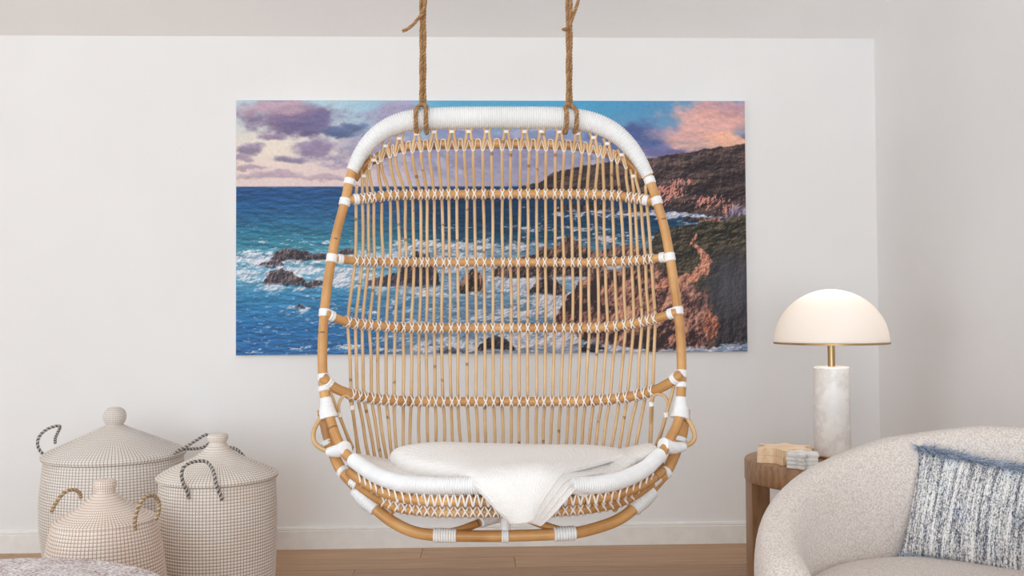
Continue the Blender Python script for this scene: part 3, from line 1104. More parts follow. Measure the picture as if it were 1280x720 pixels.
# looped lashing along the inner arch
js = sorted(spindle_top)
for a, b in zip(js[:-1], js[1:]):
    (xa, ya), (xb, yb) = spindle_top[a], spindle_top[b]
    f = 3.215 - 0.0155 - 0.002
    if a % 2 == 0:         # gap between two pairs: cord runs up, over the rail and down
        xm, ym = (xa + xb) / 2, (ya + yb) / 2
        w = (xb - xa)
        pts = [P(xa - 1.5, ya + 8.5, f - .006), P(xa + 1.6, ya + 7, f - .008), P(xa + 2.6, ya + 1, f), P(xa + w * .27, ya - 5.0, f + .006), P(xm, ym - 6.8, f + .010),
               P(xb - w * .27, yb - 5.0, f + .006), P(xb - 2.6, yb + 1, f), P(xb - 1.6, yb + 7, f - .008), P(xb + 1.5, yb + 8.5, f - .006)]
    else:                  # inside a pair: short loops under the rail
        pts = [P(xa - 2.0, ya + 6, f - .009), P(xa, ya + 8.6, f - .011), P(xa + 2.2, ya + 5, f - .004), P((xa + xb) / 2 - 1.0, ya - 4, f + .004),
               P((xa + xb) / 2 + 1.0, yb - 4, f + .004), P(xb - 2.2, yb + 5, f - .004), P(xb, yb + 8.6, f - .011), P(xb + 2.0, yb + 6, f - .009)]
    MB().path(pts, 0.0019, 0.004, 5).build('loop_lashing', 'lace_white', arch_rail)

# two rails under the seat rim with zigzag lacing
RAILU = [(437, 590, 2.90), (448, 598.6, 2.86), (469, 611, 2.79), (497, 621, 2.72), (535.5, 626, 2.66), (574, 626.5, 2.635), (632, 626.5, 2.63), (690, 626, 2.635), (725, 624.5, 2.66), (748, 623, 2.68), (773, 618, 2.72), (801, 608, 2.79), (818, 597, 2.86), (828, 589, 2.90)]
RAILL = [(443, 602, 2.905), (458, 614, 2.86), (477, 626, 2.81), (499, 634.5, 2.75), (535.5, 639, 2.70), (574, 640, 2.665), (632, 640, 2.66), (690, 639, 2.665), (723, 637, 2.69), (757, 632, 2.75), (784, 624, 2.81), (804, 612, 2.86), (819, 600, 2.905)]
ru = MB().path([P(*q) for q in RAILU], 0.0142, 0.015, 10).build('seat_rail', 'rattan_pole', chair)
rl = MB().path([P(*q) for q in RAILL], 0.0142, 0.015, 10).build('seat_rail', 'rattan_pole', chair)


def on(path, x):
    xs = [q[0] for q in path]
    return float(np.interp(x, xs, [q[1] for q in path])), float(np.interp(x, xs, [q[2] for q in path]))


RIM = LEFT[17:] + [(632, 607, 2.62)] + RIGHT[::-1][:5]
x, k_ = 452.0, 0
while x < 816:
    dens = 9.6
    yu, du = on(RAILU, x)
    ym, dm = on(RIM, x)
    slope = (on(RAILU, x + 4)[0] - on(RAILU, x - 4)[0]) / 8
    h = 4.6
    fr = 0.0142 + 0.003
    pts = [P(x - h, ym + 9 - slope * h, dm + .002), P(x - h * .45, yu - 1 - slope * h * .5, du - fr), P(x - .6, yu + 6.0, du - fr + .004), P(x, yu + 7.2, du - .006),
           P(x + .6, yu + 6.0, du - fr + .003), P(x + h * .45, yu - 1 + slope * h * .5, du - fr), P(x + h, ym + 9 + slope * h, dm + .002)]
    MB().path(pts, 0.0029, 0.006, 6).build('lace', 'lace_white', ru)
    if 474 < x < 792:
        yl, dl = on(RAILL, x)
        sl = (on(RAILL, x + 4)[0] - on(RAILL, x - 4)[0]) / 8
        for s in (-1, 1):
            pts = [P(x - s * h, yl - 8 - sl * s * h, dl - .012), P(x - s * h * .6, yl - 4.5 - sl * s * h * .6, dl - fr), P(x, yl, dl - fr - .002 - (s > 0) * .002),
                   P(x + s * h * .6, yl + 4.5 + sl * s * h * .6, dl - fr), P(x + s * h * .75, yl + 7.2 + sl * s * h * .7, dl - .005)]
            MB().path(pts, 0.0028, 0.006, 6).build('lace', 'lace_white', rl)
    x += dens / math.sqrt(1 + (1.7 * slope) ** 2)
    k_ += 1

# base rail: down from the sides, under the seat
BL = [(403, 512, 3.045), (406, 528, 3.045), (410.5, 547, 3.035), (418.5, 571, 3.0), (427, 588, 2.97), (443, 606, 2.93), (459, 625, 2.90), (474, 639.5, 2.88), (491, 652.5, 2.86), (512, 663, 2.845), (538, 668.5, 2.83), (585, 670, 2.82)]
BR = [(690, 668, 2.82), (723, 665.5, 2.835), (759, 655.5, 2.86), (779, 646, 2.88), (795.5, 632.5, 2.90), (808, 618, 2.93), (824, 600, 2.97), (834, 588, 2.99), (843, 569, 3.01), (852, 545, 3.035), (855, 528, 3.045), (856, 512, 3.045)]
MB().path([P(*q) for q in BL] + [P(632, 670, 2.82)] + [P(*q) for q in BR], 0.0172, 0.015, 12).build('base_rail', 'rattan_pole', chair)
WR = [  # wound bindings on the base rail and the joints
    ([(448, 611, 2.925), (459, 625, 2.90), (470.5, 636.5, 2.883)], [.029, .028, .022]), ([(812, 613, 2.94), (802, 625, 2.915), (791, 637, 2.897)], [.029, .028, .022]),
    ([(542, 669, 2.83), (556, 669.3, 2.827), (571, 669.6, 2.824)], [.0205, .0205, .0205]), ([(692, 668, 2.82), (706, 667, 2.826), (719, 666, 2.833)], [.0205, .0205, .0205]),
    ([(627, 670, 2.82), (631, 670, 2.82), (636, 670, 2.82)], [.0195, .0195, .0195]),
    ([(411, 565, 2.985), (422, 563.5, 2.955), (433, 560, 2.925)], [.013, .019, .022]), ([(855, 558, 2.985), (842, 559.5, 2.955), (828, 556, 2.925)], [.013, .019, .022]),
    ([(408, 551, 3.03), (411, 557, 3.025)], [.0195, .0195]), ([(852, 547, 3.03), (850, 553, 3.025)], [.0195, .0195]),
    ([(427, 588, 2.97), (431, 592, 2.96)], [.02, .02]), ([(834, 589, 2.985), (830, 593, 2.975)], [.02, .02]),
    ([(439, 600, 2.90), (447, 607, 2.89)], [.016, .016]), ([(823, 596, 2.90), (815, 604, 2.89)], [.016, .016])]
for pts, r in WR:
    MB().wrap([P(*q) for q in pts], r, 0.0078, 18, 0.0026).build('binding', 'cord_white', chair)
for pts in ([(556, 667, 2.835), (575, 662.5, 2.84), (595, 655, 2.87), (612, 648, 2.90), (628, 642, 2.92), (636, 640, 2.93)], [(706, 664, 2.835), (690, 660, 2.84), (672, 653.5, 2.87), (655, 647, 2.90), (640, 642, 2.93)]):
    MB().path([P(*q) for q in pts], 0.0118, 0.015, 10).build('brace', 'rattan_pole', chair)
MB().wrap([P(600, 653, 2.875), P(612, 648, 2.90), P(628, 642, 2.92)], [.0165, .019, .023], 0.006, 18, 0.002).build('binding', 'cord_white', chair)
MB().wrap([P(633, 636, 2.80), P(632, 650, 2.80), P(631.5, 661, 2.803)], [.0145, .0145, .0145], 0.005, 16, 0.0007).build('post', 'cord_white', chair)

# cane side handles
for pts in ([(404, 519, 3.005), (399, 525, 3.0), (393, 536, 2.99), (391.5, 546, 2.985), (394, 554, 2.98), (401, 560, 2.98), (411, 565, 2.98)],
            [(856, 519, 3.005), (861, 526, 3.0), (866, 536, 2.99), (868.5, 545, 2.985), (866, 552, 2.98), (860, 556, 2.98), (851, 559, 2.98)]):
    MB().path([P(*q) for q in pts], 0.0072, 0.008, 10).build('side_handle', 'rattan_cane', chair)
# thin cane hoops beside the lowest rung
for pts, ties in (([(441, 560, 3.1), (428, 530, 3.07), (423.5, 515, 3.06), (424.5, 502, 3.06), (431, 494, 3.065), (437, 498, 3.075), (440, 510, 3.085), (444, 535, 3.12), (447, 566, 3.15)], [(424.6, 518.5, 3.06), (440, 509.5, 3.085)]),
                  ([(822, 556, 3.1), (829, 533, 3.07), (833, 518, 3.06), (835, 504, 3.06), (829, 494, 3.065), (818, 494, 3.075), (814, 506, 3.085), (813, 530, 3.12), (812, 560, 3.15)], [(833, 518.5, 3.06), (814.3, 505, 3.085)])):
    MB().path([P(*q) for q in pts], 0.0052, 0.01, 7).build('side_hoop', 'rattan_cane', chair)
    for x, y, d in ties:
        MB().wrap([P(x - .3, y - 3, d), P(x, y, d), P(x + .5, y + 3, d)], 0.0085, 0.005, 10, 0.001).build('tie', 'lace_white', chair)
for pts in ([(411, 484, 3.04), (417, 500, 3.05), (425, 521, 3.07), (432, 540, 3.09), (440, 562, 3.11)], [(843, 480, 3.04), (838, 500, 3.05), (831, 524, 3.07), (826, 542, 3.09), (818, 560, 3.11)]):
    MB().path([P(*q) for q in pts], 0.0052, 0.01, 7).build('side_hoop', 'rattan_cane', chair)
# seat deck: back rail and cross canes under the cushion
bk = [P(438, 585, 3.0), P(470, 588, 3.18), P(540, 590, 3.24), P(632, 590, 3.26), P(720, 590, 3.24), P(795, 588, 3.18), P(828, 584, 3.0)]
MB().path(bk, 0.014, 0.02, 10).build('back_rail', 'rattan_pole', chair)
for x in np.linspace(-0.33, 0.33, 11):
    xc = FRONT[0] + x
    t = min(1, abs(x) / 0.5)
    MB().path([(xc, 2.70 + .25 * t ** 2, .545), (xc, 2.9, .525), (xc, 3.2 - .06 * t ** 2, .60)], 0.008, 0.05, 7).build('seat_slat', 'rattan_cane', chair)

# ------------------------------------------------------------------ ropes
def ceiling_z(y):
    return H0 + SL * (WY1 - y)


for side in (-1, 1):
    if side < 0:
        top, lab = P(528, 0, 3.2), 'jute rope on the chair with its frayed tail poking out at the knot'
        x0, xm = 528.5, 527
    else:
        top, lab = P(712, 0, 3.2), 'jute rope on the chair that splits into a fork below the ceiling'
        x0, xm = 711.5, 713
    cz = ceiling_z(3.2)
    rp = thing('hanging_rope', lab, 'rope', (top[0], 3.2, cz), None)
    a0, a1 = P(x0, 134, 3.2), P(x0 if side < 0 else x0, 20, 3.2)
    hook = np.array([top[0], 3.2, cz - 0.03])
    for s in (-1, 1):
        dx = 0.0052 * s
        c, ss = spline([a0, (a0 + a1) / 2, a1, np.array([a1[0], 3.2, cz - 0.08])], 0.02)
        ph = ss / 0.16 * PI + (0 if s > 0 else PI)
        wob = np.stack([np.cos(ph * .0) * dx + .0008 * np.sin(ph * 3), .006 * s * np.sin(ph * .5), 0 * ph], -1)
        MB().rope(c + wob, 0.0066, 0.036).build('strand', 'jute_rope', rp)
    # loop round the white top of the chair: two turns
    for s in (-1, 1):
        xx = xm + s * 6.2
        rr = 0.0465
        cc = P(xx, 148.5 + (2 if side * s < -2 else 0), 3.2)
        th = np.linspace(-0.15 * PI, 1.65 * PI, 22)
        ring = [cc + np.array([0, -rr * np.sin(t), 0]) + np.array([0, 0, rr * np.cos(t)]) for t in th]
        MB().rope([P(x0, 130, 3.19), P(x0 + s * 4, 132, 3.172), P(xx, 136, 3.163)] + ring[6:], 0.0075, 0.036).build('loop', 'jute_rope', rp)
    MB().rope([P(x0 - 6, 134, 3.186), P(x0 - 2, 131.5, 3.18), P(x0 + 2, 133, 3.18), P(x0 + 6, 135, 3.186)], 0.0062, 0.03).build('knot', 'jute_rope', rp)
    if side < 0:
        MB().rope([P(503, 39, 3.17), P(509, 36.5, 3.172), P(516, 31, 3.176), P(523, 23, 3.18), P(529, 14, 3.178), P(532, 2, 3.182), P(532, -14, 3.19)], [0.0058][0], 0.03).build('tail', 'jute_rope', rp)
    else:
        MB().rope([P(704, 37, 3.15), P(707, 36.5, 3.18), P(712, 32, 3.215), P(715, 24, 3.205), P(719, 13, 3.2), P(723, 0, 3.2), P(726, -20, 3.2)], 0.0060, 0.03).build('tail', 'jute_rope', rp)
    MB().lathe([(0.03, cz - 0.0 + .02), (0.03, cz - 0.012), (0.012, cz - 0.02), (0.008, cz - 0.06), (0.0, cz - 0.062)], 20, (a1[0], 3.2, 0)).build('hook', 'iron', rp)

# ------------------------------------------------------------------ cushion and throw on the seat
cx, cy = FRONT[0], 2.95
n1, n2 = 64, 44
u, w = np.meshgrid(np.linspace(-1, 1, n1), np.linspace(0, 2 * PI, n2, endpoint=False), indexing='ij')
sx = np.sin(u * PI / 2)
half = np.sqrt(np.clip(1 - np.abs(sx) ** 3.2, 0, 1))
xo = 0.475 * sx
rimx = np.array([(P(*q)[0] - cx, q[2]) for q in RIM])
yf = np.interp(xo, rimx[:, 0], rimx[:, 1]) + 0.045           # front edge follows the rim
yb_ = 3.215 - 0.10 * sx ** 2
ym_, dep = (yf + yb_) / 2, (yb_ - yf) / 2 * (0.25 + 0.75 * half)
tk = 0.004 + 0.036 * half ** 0.8
cw, sw = np.cos(w), np.sin(w)
Vx = cx + xo + 0 * w
Vy = ym_ + np.sign(cw) * np.abs(cw) ** 0.75 * dep
Vz = 0.572 + (0.088 + 0.03 * (sx > 0)) * np.abs(sx) ** 2.0 + np.sign(sw) * np.abs(sw) ** 0.8 * tk + 0.005 * half * (np.sin(11 * sx + 1) * cw + np.sin(6 * sx - 2))
cush = MB().grid(np.stack([Vx, Vy, Vz], -1), None, True, True).build('seat_cushion', 'fleece', loc=(cx, cy, 0.57))
tag(cush, 'white fleecy pad lying in the seat of the rattan hanging chair', 'cushion')

rows = [
    [(498, 566, 3.03), (540, 559, 3.05), (600, 560, 3.06), (680, 562, 3.06), (745, 563, 3.06), (800, 572, 3.04)],
    [(499, 567, 2.96), (545, 562, 2.97), (605, 564, 2.97), (672, 564, 2.97), (735, 565, 2.97), (790, 572, 2.97)],
    [(521, 579, 2.87), (560, 574, 2.87), (610, 572, 2.87), (668, 570, 2.87), (720, 571, 2.87), (770, 577, 2.88)],
    [(568, 590, 2.75), (592, 585, 2.74), (622, 582, 2.74), (664, 580, 2.74), (702, 580, 2.74), (742, 585, 2.76)],
    [(594, 595, 2.64), (612, 592, 2.63), (632, 590, 2.62), (662, 588, 2.615), (684, 588, 2.62), (710, 593, 2.64)],
    [(604, 606, 2.585), (620, 604, 2.575), (637, 602, 2.57), (660, 600, 2.57), (676, 600, 2.57), (695, 604, 2.58)],
    [(618, 623, 2.57), (629, 622, 2.56), (641, 621, 2.555), (657, 619, 2.555), (668, 618, 2.555), (681, 620, 2.56)],
    [(632, 639, 2.565), (638, 639, 2.56), (645, 639, 2.555), (655, 638, 2.552), (662, 637, 2.553), (670, 636, 2.558)],
    [(645, 652, 2.565), (648, 653, 2.56), (651, 653.5, 2.557), (656, 653, 2.555), (659, 652, 2.555), (662, 650, 2.558)]]
throw = thing('throw_blanket', 'white ribbed knit throw folded in layers and draped over the seat rim', 'blanket', P(632, 600, 2.62))
K = np.array([[P(*q) for q in r] for r in rows])
# the left side is a soft fold: an extra column curls down and under
curl = np.linspace(1, 0, K.shape[0])[:, None] ** 1.3
first = K[:, 0] + np.array([0.02, 0.01, -0.055]) * curl + np.array([0.006, 0.012, 0]) * (1 - curl)
mid = K[:, 0] + np.array([-0.008, -0.006, -0.026]) * curl
for L in range(4):
    G = np.concatenate([first[:, None], mid[:, None], K], 1) if L == 0 else K.copy()
    nc = G.shape[1]
    f = np.linspace(0, 1, nc)[None, :, None] ** 3.0
    vv = np.linspace(0, 1, K.shape[0])[:, None, None]
    out = np.array([0.0165, 0, -0.012]) * (0.55 + 1.8 * vv * (1 - vv))
    G = G + L * f * out
    if L:                                   # lower layers start inside the fold
        G = G + np.array([0.05, 0, 0]) * (1 - np.linspace(0, 1, nc)[None, :, None]) * (1 - vv) ** 0.5
    drop = np.array([0.0, 0.0, -0.0185]) * (1 - sstep(0.40, 0.62, vv)) + np.array([0.0, 0.010, 0.0]) * sstep(0.40, 0.62, vv)
    G = G + L * drop
    U = np.array([spline(r, n=44)[0] for r in G])
    W_ = np.array([spline(U[:, i], n=60)[0] for i in range(44)]).transpose(1, 0, 2)
    o = MB().grid(W_).build('fold_layer', 'knit', throw)
    sm = o.modifiers.new('thick', 'SOLIDIFY')
    sm.thickness, sm.offset = 0.017, -1.0
    ss_ = o.modifiers.new('round', 'SUBSURF')
    ss_.levels = ss_.render_levels = 2


# ------------------------------------------------------------------ lidded baskets
def coil_lathe(prof, pitch, N, centre, depth=0.0030, sub=3):
    """coiled and stitched wall: a ridge for each coil, a groove between stitches"""
    p = np.asarray([(a, 0.0, b) for a, b in prof], float)
    c, s = spline(p, pitch / 5)
    t = unit(np.gradient(c, axis=0))
    nr = np.stack([t[:, 2], 0 * s, -t[:, 0]], -1)
    seg = N * sub
    th = np.arange(seg + 1) / seg
    ridge = np.abs(np.sin(s / pitch * PI))[:, None]
    st = np.abs(np.sin(th[:-1] * N * PI))[None, :]
    d = depth * (ridge ** 0.8 * (0.62 + 0.38 * st) - 0.6)
    rr = c[:, 0:1] + nr[:, 0:1] * d
    zz = c[:, 2:3] + nr[:, 2:3] * d
    rr = np.maximum(rr, 0.0005)
    a = 2 * PI * th[:-1]
    wob = 1 + 0.006 * np.sin(3 * a + 1.0)[None, :]
    V = np.stack([rr * np.cos(a) * wob, rr * np.sin(a) * wob, zz], -1) + np.asarray(centre)
    UV = np.stack(np.broadcast_arrays(th[None, :] * N + 0.5, (s / pitch)[:, None] + 0.0), -1)
    return MB().grid(V, UV, True, True)


def basket(label, centre, wall, lid, knob, mat, N, handles, hmat):
    c = np.array([centre[0], centre[1], 0.0])
    b = thing('lidded_basket', label, 'basket', c, 'coiled lidded baskets by the wall')
    coil_lathe(wall, 0.0113, N, c).build('body', mat, b)
    l = coil_lathe(lid, 0.0113, N, c, 0.0026).build('lid', mat, b)
    coil_lathe(knob, 0.0085, max(30, N // 3), c, 0.0022, 4).build('knob', mat, l)
    for h in handles:
        MB().rope([P(*q) for q in h], 0.0062, 0.015, 3, 6).build('handle', hmat, b)
    return b


c1, c2, c3 = P(143, 600, 4.05), P(272, 600, 3.6), P(131, 600, 3.2)
basket('biggest grey-white coiled basket with dark speckled loop handles, standing against the wall', c1,
       [(0.02, 0.006), (0.20, 0.004), (0.235, 0.015), (0.262, 0.10), (0.283, 0.25), (0.284, 0.36), (0.276, 0.46), (0.268, 0.53)],
       [(0.275, 0.522), (0.281, 0.534), (0.272, 0.548), (0.22, 0.572), (0.16, 0.598), (0.11, 0.620), (0.07, 0.637), (0.045, 0.649), (0.036, 0.655)],
       [(0.034, 0.646), (0.031, 0.654), (0.041, 0.670), (0.045, 0.690), (0.040, 0.711), (0.026, 0.724), (0.006, 0.728)], 'basket_grey', 128,
       [[(64, 578, 4.02), (58, 572, 4.0), (49, 562, 3.98), (47, 552, 3.98), (51, 543, 3.99), (60, 536, 4.0), (71, 532.5, 4.02), (75, 534, 4.04), (72, 541, 4.06), (69, 548, 4.08), (69, 554, 4.1)],
        [(216, 568, 3.98), (224, 563, 3.97), (233, 558, 3.97), (246, 550, 3.98), (257, 543.5, 4.0), (263, 546, 4.02), (262, 553, 4.03), (254, 559, 4.03), (242, 561, 4.03), (230, 561.5, 4.0), (222, 563, 3.99)]], 'speckled_braid')
basket('tall cream coiled basket with a narrow knob, and speckled braid handles', c2,
       [(0.02, 0.006), (0.16, 0.004), (0.188, 0.015), (0.204, 0.12), (0.211, 0.26), (0.212, 0.38), (0.209, 0.47), (0.206, 0.512)],
       [(0.212, 0.505), (0.218, 0.514), (0.212, 0.524), (0.175, 0.545), (0.135, 0.562), (0.09, 0.583), (0.055, 0.606), (0.04, 0.622), (0.034, 0.63)],
       [(0.034, 0.622), (0.031, 0.630), (0.031, 0.64), (0.036, 0.649), (0.037, 0.660), (0.031, 0.668), (0.008, 0.671)], 'basket_pale', 112,
       [[(236, 623, 3.39), (234, 615, 3.385), (229, 604, 3.375), (227, 594, 3.37), (229, 585, 3.375), (236, 579.5, 3.39), (246, 576.5, 3.41), (257, 577, 3.425), (263, 582, 3.42), (267, 590, 3.40), (269, 600, 3.385), (272, 611, 3.38), (276, 620, 3.385), (277, 625, 3.39)],
        [(284, 566, 3.82), (286, 560, 3.84), (290, 559.5, 3.84), (296, 562, 3.83), (301, 566, 3.82), (305, 571, 3.815)]], 'speckled_braid')
basket('small blush coiled basket with straw loop handles, in front of the two bigger ones', c3,
       [(0.02, 0.006), (0.15, 0.004), (0.175, 0.015), (0.188, 0.10), (0.191, 0.20), (0.186, 0.29), (0.172, 0.38), (0.158, 0.438)],
       [(0.154, 0.432), (0.160, 0.440), (0.154, 0.449), (0.125, 0.462), (0.09, 0.482), (0.062, 0.502), (0.044, 0.518), (0.036, 0.528)],
       [(0.034, 0.522), (0.031, 0.529), (0.032, 0.541), (0.036, 0.552), (0.036, 0.564), (0.030, 0.572), (0.008, 0.575)], 'basket_blush', 92,
       [[(64, 641, 3.16), (67, 634, 3.15), (73, 624, 3.14), (80, 616, 3.15), (88, 612.5, 3.17), (95, 613, 3.2), (100, 617, 3.23), (101, 622, 3.25)],
        [(169, 662, 3.02), (168.5, 654, 3.01), (170, 643, 3.005), (174, 632, 3.01), (180, 623, 3.03), (188, 619, 3.06), (195, 622, 3.09), (199, 630, 3.11), (198, 641, 3.11), (195, 650, 3.10)]], 'straw_braid')

# ------------------------------------------------------------------ round woven ottoman in the foreground
oc = np.array([-1.25, 2.22, 0.0])
ott = thing('ottoman', 'round low ottoman upholstered in mauve-grey heathered weave', 'ottoman', oc)
prof = [(0.50, 0.03), (0.525, 0.06), (0.54, 0.14), (0.545, 0.25), (0.548, 0.37), (0.547, 0.405), (0.541, 0.422), (0.525, 0.432), (0.49, 0.436), (0.3, 0.438), (0.01, 0.438)]
cs, s = spline([(a, 0, b) for a, b in prof], 0.0022)
rid = 0.0011 * np.abs(np.sin(s / 0.0088 * PI))
th = np.linspace(0, 2 * PI, 240, endpoint=False)
tt = unit(np.gradient(cs, axis=0))
rr = cs[:, 0] + tt[:, 2] * rid
zz = cs[:, 2] - tt[:, 0] * rid
V = np.stack([rr[:, None] * np.cos(th), rr[:, None] * np.sin(th), np.repeat(zz[:, None], 240, 1)], -1) + oc
UV = np.stack(np.broadcast_arrays(np.linspace(0, 6, 241)[None, :], (s / 0.0088)[:, None]), -1)
MB().grid(V, UV, True, True).build('upholstery', 'pouf_weave', ott)
MB().lathe([(0.46, 0.0), (0.47, 0.004), (0.47, 0.05), (0.44, 0.052)], 64, oc).build('plinth', 'leg_wood', ott)

# ------------------------------------------------------------------ side table
TZ = 0.546
tc = np.array([1.318, 3.64, 0.0])
TR = 0.303
table = thing('side_table', 'round brown wooden side table with a thick top and slab legs', 'side table', tc)
MB().lathe([(TR - 0.004, TZ - 0.082), (TR, TZ - 0.078), (TR, TZ - 0.008), (TR - 0.003, TZ - 0.002), (TR - 0.009, TZ), (0.002, TZ)], 96, tc).build('table_top', 'table_wood', table, auto=50)
for a in (PI - 0.08, 1.5 * PI - 0.08, -0.08, PI / 2 - 0.08):
    da = 0.205
    arc = np.linspace(a - da, a + da, 9)
    poly = [((TR - 0.004) * math.cos(t), (TR - 0.004) * math.sin(t)) for t in arc] + [((TR - 0.075) * math.cos(t), (TR - 0.075) * math.sin(t)) for t in arc[::-1]]
    m = MB().prism([(tc[0] + x, tc[1] + y) for x, y in poly], 0.0, TZ - 0.08)
    m.build('leg', 'leg_wood', table, smooth=False)

# lamp
lc = P(1041, 577, 3.66)
lamp = thing('table_lamp', 'lit table lamp with white glass dome shade on an alabaster column', 'lamp', (lc[0], lc[1], TZ))
L0 = np.array([lc[0], lc[1], 0])
zb0, zt0 = TZ + 0.008, P(1041, 458, 3.66)[2]
zr = P(1041, 429, 3.66)[2]
RS = 0.2125
MB().lathe([(0.062, TZ), (0.064, TZ + 0.001), (0.064, zb0), (0.002, zb0)], 48, L0).build('foot', 'brass', lamp, auto=40)
MB().lathe([(0.060, zb0), (0.066, zb0 + 0.003), (0.0675, zb0 + 0.01), (0.0675, zt0 - 0.008), (0.066, zt0 - 0.002), (0.060, zt0), (0.002, zt0)], 64, L0).build('column', 'alabaster', lamp, auto=60)
MB().lathe([(0.0135, zt0), (0.0135, zr + 0.06), (0.002, zr + 0.061)], 24, L0).build('stem', 'brass', lamp, auto=40)
MB().lathe([(0.030, zr + 0.060), (0.024, zr + 0.062), (0.022, zr + 0.068), (0.002, zr + 0.069)], 24, L0).build('socket', 'brass', lamp, auto=40)
for k3 in range(3):
    a = 2 * PI * k3 / 3 + 0.4
    MB().path([L0 + np.array([0.012 * math.cos(a), 0.012 * math.sin(a), zr + 0.02]), L0 + np.array([RS * .98 * math.cos(a), RS * .98 * math.sin(a), zr + 0.006])], 0.003, 0.05, 8).build('shade_arm', 'brass', lamp)
al = np.linspace(0, PI / 2, 28)
outer = [(RS * math.cos(t) + 1e-4, zr + 0.004 + 0.203 * math.sin(t)) for t in al]
inner = [((RS - 0.004) * math.cos(t) + 1e-4, zr + 0.004 + 0.199 * math.sin(t)) for t in al[::-1]]
MB().lathe(outer + inner, 72, L0, cap=False).build('shade', 'shade_glass', lamp)
MB().lathe([(RS - 0.007, zr - 0.002), (RS + 0.0025, zr - 0.002), (RS + 0.003, zr + 0.0045), (RS - 0.001, zr + 0.006), (RS - 0.007, zr + 0.005), (RS - 0.007, zr - 0.002)], 96, L0, cap=False).build('shade_rim', 'brass', lamp, auto=40)
bulb = MB().lathe([(0.014, zr + 0.068), (0.016, zr + 0.08), (0.028, zr + 0.105), (0.030, zr + 0.12), (0.024, zr + 0.138), (0.010, zr + 0.147), (0.001, zr + 0.148)], 24, L0).build('bulb', 'shade_glass', lamp)
MB().path([(lc[0] + 0.06, lc[1] + 0.02, TZ + 0.006), (lc[0] + 0.10, lc[1] + 0.05, TZ + 0.004), (lc[0] + 0.16, lc[1] + 0.06, TZ + 0.004), (lc[0] + 0.21, lc[1] + 0.10, TZ + 0.004), (lc[0] + 0.235, lc[1] + 0.16, TZ + 0.006), (lc[0] + 0.245, lc[1] + 0.225, TZ - 0.03), (lc[0] + 0.245, lc[1] + 0.235, TZ - 0.2), (lc[0] + 0.25, lc[1] + 0.26, 0.006)], 0.0035, 0.01, 8).build('power_cord', 'black_rubber', lamp)
pl = bpy.data.lights.new('lamp_bulb', 'POINT')
pl.energy, pl.color, pl.shadow_soft_size = 2.0, (1.0, 0.97, 0.925), 0.03
plo = bpy.data.objects.new('lamp_bulb', pl)
plo.location = (0, 0, zr + 0.165 - TZ)
plo.parent = lamp
COL.objects.link(plo)


# star-shaped coasters and blocks on the table
def star(R, r, n, rot):
    return [((R if k % 2 == 0 else r) * math.cos(rot + PI * k / n), (R if k % 2 == 0 else r) * math.sin(rot + PI * k / n)) for k in range(2 * n)]


def star_mesh(R, r, n, h, bev, name, mat):
    V = []
    for z, i in ((0, bev), (bev, 0), (h - bev, 0), (h, bev)):
        V.append([(x, y, z) for x, y in star(R - i * 1.2, r - i, n, 0)])
    return MB().grid(np.array(V), None, True, True).mesh(name, mat, smooth=False)


cm = star_mesh(0.064, 0.046, 6, 0.0136, 0.0030, 'star_coaster', 'marble')
cpos = P(1003, 580, 3.44)
for k4 in range(4):
    o = bpy.data.objects.new('star_coaster', cm)
    COL.objects.link(o)
    o.location = (cpos[0] + random.uniform(-.002, .002), cpos[1], TZ + 0.0141 * k4 + 0.0002)
    o.rotation_euler = (0, 0, 0.22 + random.uniform(-.05, .05))
    nm = ('bottom', 'second lowest', 'second highest', 'top')[k4]
    tag(o, f'white marble star coaster, {nm} one of the stack on the side table', 'coaster', 'marble star coasters')
wm = star_mesh(0.112, 0.066, 6, 0.0285, 0.0012, 'wooden_star', 'pine_wood')
wpos = P(981, 570, 3.58)
for k4 in range(2):
    o = bpy.data.objects.new('wooden_star', wm)
    COL.objects.link(o)
    o.location = (wpos[0], wpos[1], TZ + 0.0287 * k4 + 0.0002)
    o.rotation_euler = (0, 0, 0.16 + 0.02 * k4)
    tag(o, ('pale pine star block resting directly on the side table', 'pale pine star block stacked on top of its wooden twin')[k4], 'wood block', 'pale wooden star blocks')

# ------------------------------------------------------------------ boucle armchair
ac = np.array([1.13, 2.20, 0.0])
BACK = math.radians(40)
arm = thing('armchair', 'cream boucle barrel armchair with a curved back sloping into its arms', 'armchair', ac)
nphi, nsec = 90, 40
phis = np.linspace(-152, 152, nphi)
V = []
for p_ in phis:
    a = BACK + math.radians(p_)
    # section width narrows and height drops towards the arm ends
    t = abs(p_) / 152
    if p_ > 0:
        h = float(np.interp(p_, [0, 20, 50, 80, 110, 130, 152], [.80, .795, .757, .69, .615, .565, .52]))
    else:
        h = float(np.interp(-p_, [0, 30, 70, 110, 152], [.80, .80, .755, .68, .60]))
    e = max(0.0, (abs(p_) - 138) / 14)
    shr = math.sqrt(max(0.0, 1 - e ** 2))
    wdt = 0.062 * (0.08 + 0.92 * shr)
    hh = h - 0.05 * (1 - shr)
    rc = 0.418
    ring = []
    z0 = 0.09
    for q in np.linspace(0, 2 * PI, nsec, endpoint=False):
        cq, sq = math.cos(q), math.sin(q)
        ez = math.copysign(abs(sq) ** 0.42, sq)
        ex = math.copysign(abs(cq) ** 0.62, cq)
        z = (z0 + hh) / 2 + (hh - z0) / 2 * ez
        lean = 0.035 * ((z - 0.3) / 0.5)
        r_ = rc + wdt * ex + lean * (1 - t * .6)
        ring.append((ac[0] + r_ * math.cos(a), ac[1] + r_ * math.sin(a), z))
    V.append(ring)
sh = MB().grid(np.array(V), None, True, True).build('shell', 'boucle', arm)
